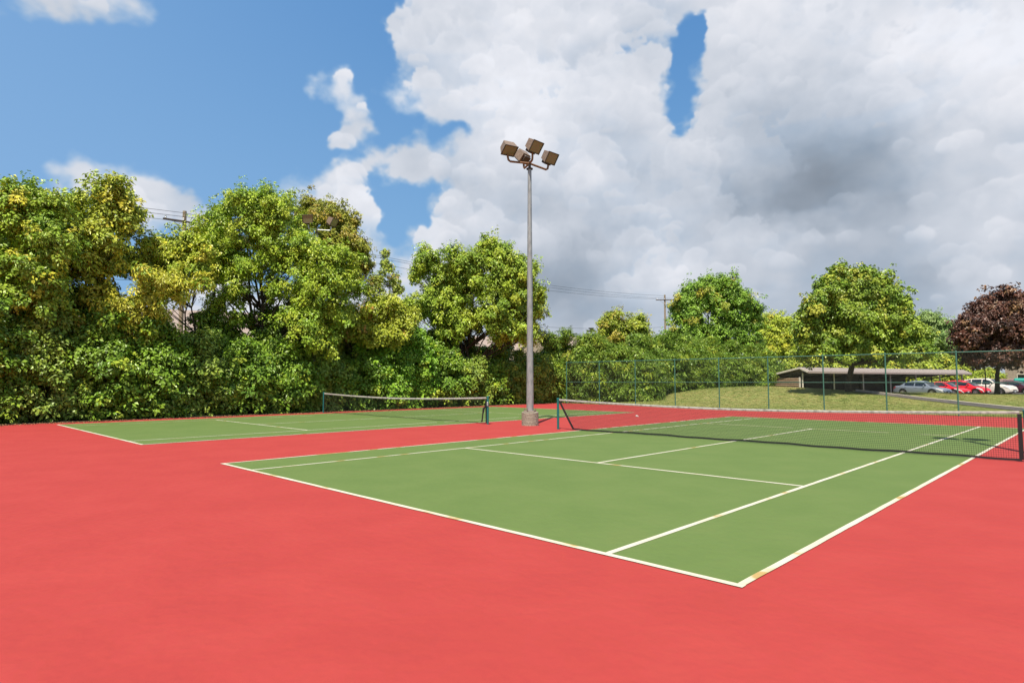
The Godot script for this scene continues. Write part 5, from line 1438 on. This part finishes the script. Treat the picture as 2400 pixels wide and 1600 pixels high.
	var long_spray := [leaf_spray(3, 14, 0.18, 0.075, 0.26, 0.5, 0.5, 0.6), leaf_spray(4, 14, 0.18, 0.075, 0.26, 0.5, 0.5, 0.6)]
	var big_spray := [leaf_spray(5, 14, 0.20, 0.17, 0.32, 0.5, 0.35, 0.6), leaf_spray(6, 14, 0.20, 0.17, 0.32, 0.5, 0.35, 0.6)]
	var yew_spray := [leaf_spray(7, 20, 0.24, 0.035, 0.26, 0.35, 0.1, 0.5), leaf_spray(8, 20, 0.24, 0.035, 0.26, 0.35, 0.1, 0.5)]
	var belt := "trees in the belt beside the far court"
	var lime := Color(0.205, 0.205, 0.028)
	var gold := Color(0.27, 0.215, 0.03)
	charted_tree("A", "hedgerow_tree", "tall green tree with yellowing tips at the left edge of the belt", belt, spray, 120.0, Color(0.088, 0.130, 0.019), Color(0.160, 0.182, 0.025), gold, 0.14, 2, 0.13, 0.3, 1.0)
	charted_tree("B", "hedgerow_tree", "slender open tree with gold green leaves beside the wooden utility pole wires", belt, spray, 95.0, Color(0.125, 0.142, 0.022), Color(0.205, 0.198, 0.033), gold, 0.25, 1, 0.12, 0.35, 1.15)
	charted_tree("C", "hedgerow_tree", "small golden yellow tree low in the belt in front of the utility pole", belt, long_spray, 105.0, Color(0.185, 0.170, 0.025), Color(0.285, 0.235, 0.04), Color(0.10, 0.14, 0.02), 0.25, 3, 0.06, 0.3)
	charted_tree("D", "hedgerow_tree", "lime yellow tree of middle height just left of the large many stemmed tree", belt, spray, 110.0, Color(0.125, 0.150, 0.020), Color(0.225, 0.215, 0.03), gold, 0.12, 2, 0.09, 0.35)
	charted_tree("E", "hedgerow_tree", "largest broad green tree with several dark stems behind the far court", belt, spray, 120.0, Color(0.092, 0.132, 0.017), Color(0.180, 0.203, 0.024), lime, 0.25, 4, 0.15, 0.32, 0.9)
	charted_tree("F", "hedgerow_tree", "tall olive brown tree behind the second floodlight heads", belt, spray, 120.0, Color(0.115, 0.112, 0.020), Color(0.175, 0.155, 0.028), Color(0.21, 0.135, 0.03), 0.2, 1, 0.16, 0.4)
	charted_tree("G", "sapling", "thin sparse sapling with a pointed top between two larger trees", "", spray, 70.0, Color(0.105, 0.125, 0.03), Color(0.17, 0.175, 0.035), Color(0.2, 0.12, 0.04), 0.2, 1, 0.05, 0.5)
	charted_tree("H", "hedgerow_tree", "rounded green tree directly behind the tall central floodlight pole", belt, spray, 125.0, Color(0.092, 0.128, 0.019), Color(0.178, 0.198, 0.027), lime, 0.25, 2, 0.16, 0.3, 1.1)
	charted_tree("I", "hedgerow_tree", "low yellow green tree above the hedge behind the far net", belt, spray, 115.0, Color(0.135, 0.145, 0.020), Color(0.215, 0.205, 0.028), Color(0.2, 0.09, 0.03), 0.06, 2, 0.08, 0.3)
	var back := "trees beyond the lawn"
	charted_tree("J", "background_tree", "small round yellow green tree with rusty tints behind the fence", back, spray, 90.0, Color(0.105, 0.120, 0.02), Color(0.185, 0.185, 0.03), Color(0.21, 0.14, 0.03), 0.2, 1, 0.1, 0.35, 1.35)
	charted_tree("K", "background_tree", "tall fresh green tree with a spreading crown beside the distant utility pole", back, spray, 90.0, Color(0.070, 0.115, 0.018), Color(0.125, 0.175, 0.028), Color(0.2, 0.16, 0.03), 0.08, 1, 0.18, 0.35, 1.4)
	charted_tree("L", "background_tree", "light lime tree between the fresh green tree and the maple", back, spray, 80.0, Color(0.15, 0.165, 0.022), Color(0.23, 0.225, 0.035), gold, 0.1, 1, 0.14, 0.35, 1.6)
	charted_tree("M", "maple_tree", "large domed green maple with bare trunk on the lawn in front of the carport", "", big_spray, 88.0, Color(0.058, 0.092, 0.014), Color(0.145, 0.165, 0.028), Color(0.20, 0.18, 0.035), 0.16, 1, 0.27, 0.27, 1.0)
	charted_tree("N", "background_tree", "grey green tree between the maple and the purple tree", back, spray, 75.0, Color(0.085, 0.120, 0.050), Color(0.135, 0.165, 0.075), lime, 0.02, 1, 0.18, 0.35, 1.7)
	charted_tree("P", "purple_tree", "dark purple leaved maple above the parked cars", "", big_spray, 88.0, Color(0.024, 0.0105, 0.012), Color(0.075, 0.027, 0.024), Color(0.14, 0.07, 0.05), 0.18, 1, 0.20, 0.3, 0.95, M.purple_leaf)
	# hedge along the far court: [z, height, half width, kind]
	var hedge := [[16.6, 4.8, 1.7, 0], [14.2, 4.6, 1.6, 0], [12.0, 4.4, 1.5, 1], [9.9, 4.2, 1.6, 0], [7.7, 4.1, 1.5, 0], [5.6, 3.6, 1.5, 1], [3.4, 3.5, 1.5, 0], [1.2, 3.5, 1.5, 0], [-1.0, 3.4, 1.5, 1], [-3.2, 3.1, 1.5, 0], [-5.4, 3.9, 1.6, 2], [-7.7, 4.9, 1.7, 2], [-10.0, 3.7, 1.6, 0], [-12.3, 2.9, 1.5, 1], [-14.6, 2.7, 1.5, 0], [-16.9, 2.9, 1.5, 3], [-19.2, 3.6, 1.6, 3]]
	var words := ["leftmost shrub of the hedge, cut by the picture edge", "leafy shrub second from the left edge of the hedge", "paler shrub beside the far corner of the far court", "dark glossy shrub under the golden yellow tree", "dense shrub under the lime yellow tree", "paler shrub below the wooden utility pole", "hedge shrub beneath the largest broad tree, left half", "hedge shrub beneath the largest broad tree, right half", "paler shrub just left of the far net post at the hedge", "dark low shrub behind the left third of the far net", "bright green shrub behind the middle of the far net", "tallest bright green shrub behind the far net", "leafy shrub behind the right third of the far net", "paler shrub behind the near post of the far net", "low shrub just left of the tall central floodlight pole", "low drooping shrub just right of the tall central floodlight pole", "feathery shrub at the hedge corner beside the fence"]
	for i in hedge.size():
		var h: Array = hedge[i]
		var lo: Color = [Color(0.055, 0.092, 0.014), Color(0.080, 0.108, 0.022), Color(0.070, 0.128, 0.014), Color(0.070, 0.102, 0.019)][h[3]]
		var hi: Color = [Color(0.112, 0.152, 0.018), Color(0.135, 0.155, 0.030), Color(0.122, 0.175, 0.018), Color(0.125, 0.148, 0.026)][h[3]]
		shrub("hedge_shrub", words[i], "shrubs of the hedge beside the far court", Vector3(-25.05 + 0.2 * sin(i * 2.1), 0, h[0]), h[1], h[2], long_spray if h[3] == 3 else spray, 86.0, lo, hi, Color(0.20, 0.21, 0.03), 0.08, 500 + i, 1.15)
	for i in 12:
		var z := 16.0 - i * 3.1
		shrub("thicket_shrub", "tall thicket shrub behind the front hedge row, %s from the left end" % ["first", "second", "third", "fourth", "fifth", "sixth", "seventh", "eighth", "ninth", "tenth", "eleventh", "twelfth"][i], "thicket shrubs behind the hedge", Vector3(-28.3 + 0.4 * sin(i * 1.7), 0, z), [5.6, 5.8, 6.0, 4.4, 5.2, 5.4, 5.6, 5.6, 5.6, 5.2, 4.6, 4.4][i], 1.9, spray, 62.0, Color(0.065, 0.100, 0.015), Color(0.140, 0.165, 0.022), Color(0.18, 0.17, 0.03), 0.08, 700 + i, 1.3)
	# evergreen hedge behind the fence: [x, z, height, half width]
	var far_hedge := [[-24.6, -21.6, 4.3, 1.7], [-22.6, -23.0, 4.7, 1.7], [-21.4, -24.9, 4.4, 1.6], [-20.0, -26.6, 3.9, 1.6], [-21.8, -29.8, 4.8, 2.0], [-21.8, -34.0, 4.6, 2.0], [-21.8, -38.0, 4.4, 2.2], [-22.0, -41.8, 4.6, 2.2], [-21.0, -45.0, 4.4, 2.2], [-19.8, -48.0, 3.9, 2.0], [-19.4, -51.0, 3.4, 1.9]]
	var far_words := ["first evergreen shrub behind the left end of the fence", "second evergreen shrub from the left end of the fence", "evergreen shrub behind the third fence bay", "evergreen shrub nearest the lawn edge behind the fence", "tall feathery evergreen shrub under the small round tree", "evergreen shrub where the lawn rises behind the fence", "evergreen shrub at the left of the lawn crest", "evergreen shrub behind the middle of the lawn crest", "evergreen shrub behind the right of the lawn crest", "evergreen shrub just left of the carport screen", "last evergreen shrub, touching the slatted carport screen"]
	for i in far_hedge.size():
		var h: Array = far_hedge[i]
		shrub("evergreen_shrub", far_words[i], "evergreen shrubs behind the fence", Vector3(h[0], maxf(0.0, lawn_height(h[0], h[1]) - 0.05), h[1]), h[2], h[3], [yew_spray[0], spray[0], yew_spray[1]], 72.0, Color(0.055, 0.088, 0.018), Color(0.125, 0.155, 0.030), Color(0.19, 0.19, 0.035), 0.10, 900 + i, 1.35, 0.7)
	# shrubs far beyond the carport and car park
	var rear := [[-20.0, -66.0, 5.0, 3.0, "lime shrub behind the near end of the carport roof"], [-16.5, -76.0, 5.2, 3.2, "lime shrub behind the middle of the carport roof"], [-12.8, -84.0, 5.0, 3.0, "lime shrub behind the far half of the carport roof"], [-9.4, -90.0, 4.6, 3.0, "yellow green shrub beyond the far end of the carport"], [-9.6, -104.0, 2.6, 2.2, "clipped yellow green shrub beyond the white car, left one"], [-6.6, -106.0, 2.6, 2.0, "clipped yellow green shrub beyond the white car, right one"]]
	for i in rear.size():
		var h: Array = rear[i]
		shrub("distant_shrub", h[4], "shrubs beyond the car park", Vector3(h[0], 0.4, h[1]), h[2], h[3], spray, 34.0, Color(0.12, 0.14, 0.02), Color(0.21, 0.21, 0.035), gold, 0.1, 1200 + i, 2.0)
	print("plants done ", Time.get_ticks_msec(), " sprays ", leaves)

	# ---- floodlight masts, nets, fence
	var right := Vector3(0.717, 0, -0.697)
	var deep := Vector3(-0.697, 0, -0.717)
	var mast_heads := [[right * -0.86 - deep * 0.25, Vector3(0.9, 0, 0.25), 0.98], [right * 0.78 + deep * 0.80, Vector3(1, 0, 0.05), 0.62], [right * 0.10 - deep * 0.45, Vector3(1, 0, 0.0), 0.66], [right * -0.22 + deep * 0.60, Vector3(-1, 0, 0.1), 0.75]]
	flood_mast("tall central floodlight pole with four bronze heads on a round concrete footing", Vector3(-8.42, 0, -0.74), 10.05, 0.52, mast_heads, M.rusty)
	flood_mast("second floodlight pole rising through the trees, two bronze heads showing", Vector3(-24.75, 0, -0.45), 10.15, 0.0, [[right * -0.42 - deep * 0.25, Vector3(0.8, 0, 0.6), 0.35], [right * 0.75 + deep * 0.2, Vector3(0.9, 0, -0.45), 0.55]], M.galvanised)
	flood_mast("floodlight pole outside the right edge whose head shadow falls on the near court", Vector3(7.75, 0, 0.3), 10.3, 0.52, [[Vector3(-0.4, 0, -0.35), Vector3(-1, 0, 0), 0.7], [Vector3(0.3, 0, -0.55), Vector3(-1, 0, 0.2), 0.7]], M.rusty)
	make_net(0.0, "tennis net across the near court with white head tape", 0.62, 0.056, 0.0027, false)
	make_net(-16.4, "tennis net across the far court in front of the hedge", 0.05, 0.062, 0.0011, true)
	make_fence()

	# ---- carport, cars
	make_carport()
	var sedan := {"length": 4.75, "width": 1.80, "wheel": 0.315, "base": 2.72, "shift": 0.0, "lamp": 0.62,
		"belt": [Vector2(-2.375, 0.80), Vector2(-2.2, 0.93), Vector2(-1.5, 0.96), Vector2(0.85, 0.90), Vector2(1.9, 0.76), Vector2(2.25, 0.66), Vector2(2.375, 0.52)],
		"roof": [Vector2(-1.85, 0.94), Vector2(-1.05, 1.36), Vector2(-0.5, 1.45), Vector2(0.1, 1.45), Vector2(0.45, 1.38), Vector2(1.25, 0.90)],
		"windows": [[-1.22, -0.32], [-0.22, 0.78]], "windscreen": [0.5, 1.2], "backlight": [-1.75, -1.02]}
	var coupe := {"length": 4.45, "width": 1.76, "wheel": 0.31, "base": 2.65, "shift": 0.05, "lamp": 0.75,
		"belt": [Vector2(-2.225, 0.80), Vector2(-2.05, 0.95), Vector2(-1.2, 0.96), Vector2(0.9, 0.86), Vector2(1.8, 0.70), Vector2(2.1, 0.60), Vector2(2.225, 0.46)],
		"roof": [Vector2(-1.85, 0.94), Vector2(-0.9, 1.30), Vector2(-0.4, 1.38), Vector2(0.05, 1.37), Vector2(0.4, 1.28), Vector2(1.35, 0.84)],
		"windows": [[-1.15, -0.45], [-0.38, 0.80]], "windscreen": [0.45, 1.28], "backlight": [-1.75, -0.95]}
	var hatch := {"length": 4.1, "width": 1.72, "wheel": 0.31, "base": 2.5, "shift": 0.08, "lamp": 0.6,
		"belt": [Vector2(-2.05, 0.82), Vector2(-1.95, 0.98), Vector2(-1.0, 0.98), Vector2(0.8, 0.92), Vector2(1.6, 0.80), Vector2(1.92, 0.68), Vector2(2.05, 0.5)],
		"roof": [Vector2(-1.95, 0.98), Vector2(-1.65, 1.38), Vector2(-0.8, 1.50), Vector2(-0.1, 1.49), Vector2(0.3, 1.38), Vector2(1.25, 0.90)],
		"windows": [[-1.5, -0.5], [-0.4, 0.72]], "windscreen": [0.35, 1.18], "backlight": [-1.92, -1.62]}
	var suv := {"length": 4.7, "width": 1.88, "wheel": 0.36, "base": 2.75, "shift": 0.05, "lamp": 0.55,
		"belt": [Vector2(-2.35, 0.90), Vector2(-2.25, 1.08), Vector2(-1.0, 1.09), Vector2(0.9, 1.05), Vector2(1.9, 0.98), Vector2(2.22, 0.86), Vector2(2.35, 0.62)],
		"roof": [Vector2(-2.25, 1.08), Vector2(-1.9, 1.58), Vector2(-1.2, 1.70), Vector2(0.0, 1.71), Vector2(0.4, 1.62), Vector2(1.3, 1.04)],
		"windows": [[-1.95, -1.25], [-1.15, -0.25], [-0.15, 0.78]], "windscreen": [0.45, 1.22], "backlight": [-2.22, -1.88]}
	var turn := -atan2(0.307, 0.952)
	var y := 0.255
	make_car("silver four door saloon parked nearest the carport end of the row", Vector3(-5.84, y, -55.1), turn, gloss(0.27, 0.31, 0.37, 0.45), sedan)
	make_car("bright red low coupe parked beside the silver saloon", Vector3(-4.62, y, -58.3), turn, gloss(0.70, 0.014, 0.030), coupe)
	make_car("bright red hatchback between the red coupe and the white sport utility car", Vector3(-3.26, y, -61.4), turn, gloss(0.72, 0.015, 0.032), hatch)
	make_car("white tall sport utility car beyond the purple tree trunk", Vector3(-1.75, y, -64.8), turn, gloss(0.68, 0.63, 0.57), suv)
	make_car("dark maroon car at the right edge of the picture", Vector3(0.1, y, -68.2), turn, gloss(0.055, 0.010, 0.022), sedan)
	make_car("yellow car half hidden behind the white sport utility car", Vector3(-3.4, y, -79.5), turn, gloss(0.55, 0.30, 0.01), suv)

	# ---- poles, wires, distant buildings
	make_pole("wooden utility pole standing among the belt trees behind the golden tree", Vector3(-36.6, 0, 2.85), 13.1, 1.45)
	make_pole("distant wooden utility pole beside the tall fresh green tree", Vector3(-37.8, 0, -61.4), 14.0, 0.75)
	var p0 := Vector3(-34.6, 12.6, 60.0)
	var p1 := Vector3(-36.6, 12.5, 2.85)
	var p2 := Vector3(-37.8, 13.4, -61.4)
	for k in 3:
		var o := Vector3([-0.8, 0.1, 0.9][k], [0.0, 0.45, 0.05][k], [0.75, 0.0, -0.75][k])
		make_wire(["outer power line sagging between the two utility poles", "top power line sagging between the two utility poles", "inner power line sagging between the two utility poles"][k], [p0 + o, p1 + o, p2 + o], 1.1)
	make_wire("low telephone line well below the power lines", [p0 - Vector3(0, 4.0, 0), p1 - Vector3(0, 4.2, 0), p2 - Vector3(0, 4.0, 0)], 1.3)
	gable_house("apartment_building", "tan gabled roofs with dark vents far behind the fence corner", Vector3(-66.0, 0, -74.0), 0.85, Vector3(34, 7.4, 11), 2.6, M.siding, M.tan_roof, 2, [[-6.6, 6.0, 2.5], [7.4, 7.0, 2.6]])
	gable_house("house", "house with grey pink roof glimpsed through the tree belt", Vector3(-56.0, 0, -8.0), 1.25, Vector3(24, 5.2, 10), 3.4, M.siding, M.tan_roof, 0, [])
	var b := gable_house("brick_building", "tan brick building with pale window trim behind the purple tree", Vector3(4.0, 0.2, -128.0), 0.0, Vector3(20, 7.0, 10), 2.6, M.siding, M.tan_roof, 0, [])
	for k in 6:
		for row in 2:
			house_window(b, Vector3(-7.8 + k * 3.1, 1.9 + row * 3.0, 5.0), 1.0, 1.5, Basis.IDENTITY)
	for k in 2:
		s = Shape.new()
		s.box(Vector3(-6.2 + k * 6.2, 3.5, 5.08), Vector3(0.22, 7.0, 0.14))
		put("corner_board", s, M.white_wood, b)
	s = Shape.new()
	s.box(Vector3(0, 0.9, 0), Vector3(26, 1.8, 0.25), Basis.IDENTITY, 0.02)
	var wall := put("garden_wall", s, M.pink_wall)
	wall.position = Vector3(8.2, 0.25, -104.0)
	tag(wall, "low pink boundary wall behind the dark railing", "wall")
	var rail := thing("railing", "dark metal railing behind the maroon car", "railing", Vector3(-3.6, 0.25, -96.0))
	for k in 9:
		s = Shape.new()
		s.tube([Vector3(k * 2.4, 0, 0), Vector3(k * 2.4, 1.6, 0)], [0.035], 6)
		put("railing_post", s, M.black_trim, rail)
	for yy in [0.25, 1.55]:
		s = Shape.new()
		s.tube([Vector3(0, yy, 0), Vector3(19.2, yy, 0)], [0.03], 6)
		put("rail", s, M.black_trim, rail)
	var tank := thing("storage_tank", "turquoise rounded tank on short legs at the right edge beyond the maroon car", "tank", Vector3(-0.45, 0.25, -83.2))
	s = Shape.new()
	s.lathe(Vector3(0, 1.50, 0), [Vector2(0, -0.85), Vector2(0.22, -0.80), Vector2(0.32, -0.68), Vector2(0.32, 0.68), Vector2(0.22, 0.80), Vector2(0, 0.85)], 24, Basis(Vector3.BACK, PI / 2))
	put("barrel", s, paint(lin(0.0, 0.30, 0.24), 0.5), tank)
	for sg in [-0.55, 0.55]:
		s = Shape.new()
		s.box(Vector3(sg, 0.62, 0), Vector3(0.08, 1.24, 0.4), Basis.IDENTITY, 0.01)
		put("leg", s, M.black_trim, tank)
	var lamp := thing("lamp_post", "white post with a flat black cap light above the evergreen hedge", "lamp post", Vector3(-28.5, 0, -31.5))
	s = Shape.new()
	s.tube([Vector3.ZERO, Vector3(0, 6.5, 0)], [0.09, 0.075], 12)
	put("post", s, M.white_wood, lamp)
	s = Shape.new()
	s.box(Vector3(0, 6.56, 0), Vector3(0.86, 0.12, 0.86), Basis(Vector3.UP, 0.6), 0.03)
	s.box(Vector3(0, 6.80, 0), Vector3(0.5, 0.12, 0.5), Basis(Vector3.UP, 0.6), 0.03)
	s.tube([Vector3(0, 6.5, 0), Vector3(0, 6.8, 0)], [0.1], 8)
	put("cap_light", s, M.black_trim, lamp)
	var black_post := thing("lantern_post", "thin black post standing in front of the red hatchback", "post", Vector3(-0.1, 0.5, -49.3))
	s = Shape.new()
	s.tube([Vector3(0, -0.2, 0), Vector3(0, 2.4, 0)], [0.045], 10)
	put("shaft", s, M.black_trim, black_post)
	s = Shape.new()
	s.box(Vector3(0, 0.06, 0), Vector3(0.2, 0.12, 0.2), Basis.IDENTITY, 0.02)
	put("foot", s, M.black_trim, black_post)

	# ---- small things and ground cover
	s = Shape.new()
	s.lathe(Vector3.ZERO, [Vector2(0, 0), Vector2(0.07, 0.015), Vector2(0.085, 0.06), Vector2(0.05, 0.105), Vector2(0, 0.11)], 9)
	s.box(Vector3(0.10, 0.03, 0.02), Vector3(0.09, 0.05, 0.06), Basis(Vector3(1, 1, 0).normalized(), 0.6), 0.01)
	var scrap := put("paper_scrap", s, paint(lin(0.55, 0.54, 0.52), 0.8))
	scrap.position = Vector3(-8.6, 0.002, -8.45)
	scrap.scale = Vector3.ONE * 0.72
	tag(scrap, "small crumpled pale scrap on the red surround beyond the near net", "scrap")
	var tuft := Shape.new()
	for k in 9:
		var a := rng.randf() * TAU
		var o := Vector3(cos(a), 0, sin(a))
		var at := Vector3(rng.randf_range(-0.07, 0.07), 0, rng.randf_range(-0.07, 0.07))
		var hh := rng.randf_range(0.03, 0.065)
		var sd := o.cross(Vector3.UP) * 0.007
		tuft.face(at - sd, at + sd, at + o * hh * 1.5 + Vector3.UP * hh * 0.75, Vector3.UP)
	var places := []
	var colours := []
	var blotch := FastNoiseLite.new()
	blotch.seed = 5
	blotch.frequency = 0.09
	blotch.fractal_octaves = 4
	for k in 60000:
		var x := rng.randf_range(-24.0, 9.0)
		var z := -20.36 - 31.0 * pow(rng.randf(), 1.15)
		var on_path := false
		for i in path_pts.size() - 1:
			var q := Geometry2D.get_closest_point_to_segment(Vector2(x, z), path_pts[i], path_pts[i + 1])
			var gap2 := Vector2(x, z) - q
			if gap2.length() < 0.3 or (gap2.length() < 0.6 and gap2.y > 0.0):
				on_path = true
		if on_path:
			continue
		var sc := rng.randf_range(0.6, 1.25)
		places.append(Transform3D(Basis(Vector3.UP, rng.randf() * TAU).scaled(Vector3(sc, sc, sc)), Vector3(x, lawn_height(x, z) - 0.005, z)))
		var t := clampf(0.5 + blotch.get_noise_2d(x, z) * 1.1 + rng.randf_range(-0.25, 0.25), 0.0, 1.0)
		var c := Color(0.150, 0.215, 0.036).lerp(Color(0.320, 0.295, 0.100), t)
		colours.append(c)
	tag(scatter("grass", M.grass, tuft.mesh(), places, colours), "short dry lawn grass behind the fence", "grass")
	# dry leaves swept against the hedge
	var leaf := Shape.new()
	leaf.face(Vector3(0, 0.004, 0), Vector3(0.03, 0.018, 0.022), Vector3(0.07, 0.008, 0), Vector3.UP)
	leaf.face(Vector3(0, 0.004, 0), Vector3(0.07, 0.008, 0), Vector3(0.03, 0.015, -0.022), Vector3.UP)
	places = []
	colours = []
	for k in 5200:
		var z := rng.randf_range(-20.0, 18.0)
		var off := absf(rng.randfn(0.0, 0.42))
		var x := -23.5 + off + 0.15 * sin(z * 1.3)
		if z > 12.2:
			x += absf(rng.randfn(0.0, 0.9)) * smoothstep(12.0, 15.0, z)
		var sc := rng.randf_range(0.6, 1.5)
		places.append(Transform3D(Basis(Vector3.UP, rng.randf() * TAU).scaled(Vector3(sc, sc, sc)), Vector3(x, 0.004, z)))
		colours.append(Color(0.16, 0.085, 0.035).lerp(Color(0.42, 0.30, 0.12), rng.randf()) if rng.randf() < 0.6 else Color(0.05, 0.035, 0.02))
	tag(scatter("leaf_litter", M.litter, leaf.mesh(), places, colours), "dry fallen leaves along the foot of the hedge", "leaves")
	print("all done ", Time.get_ticks_msec())
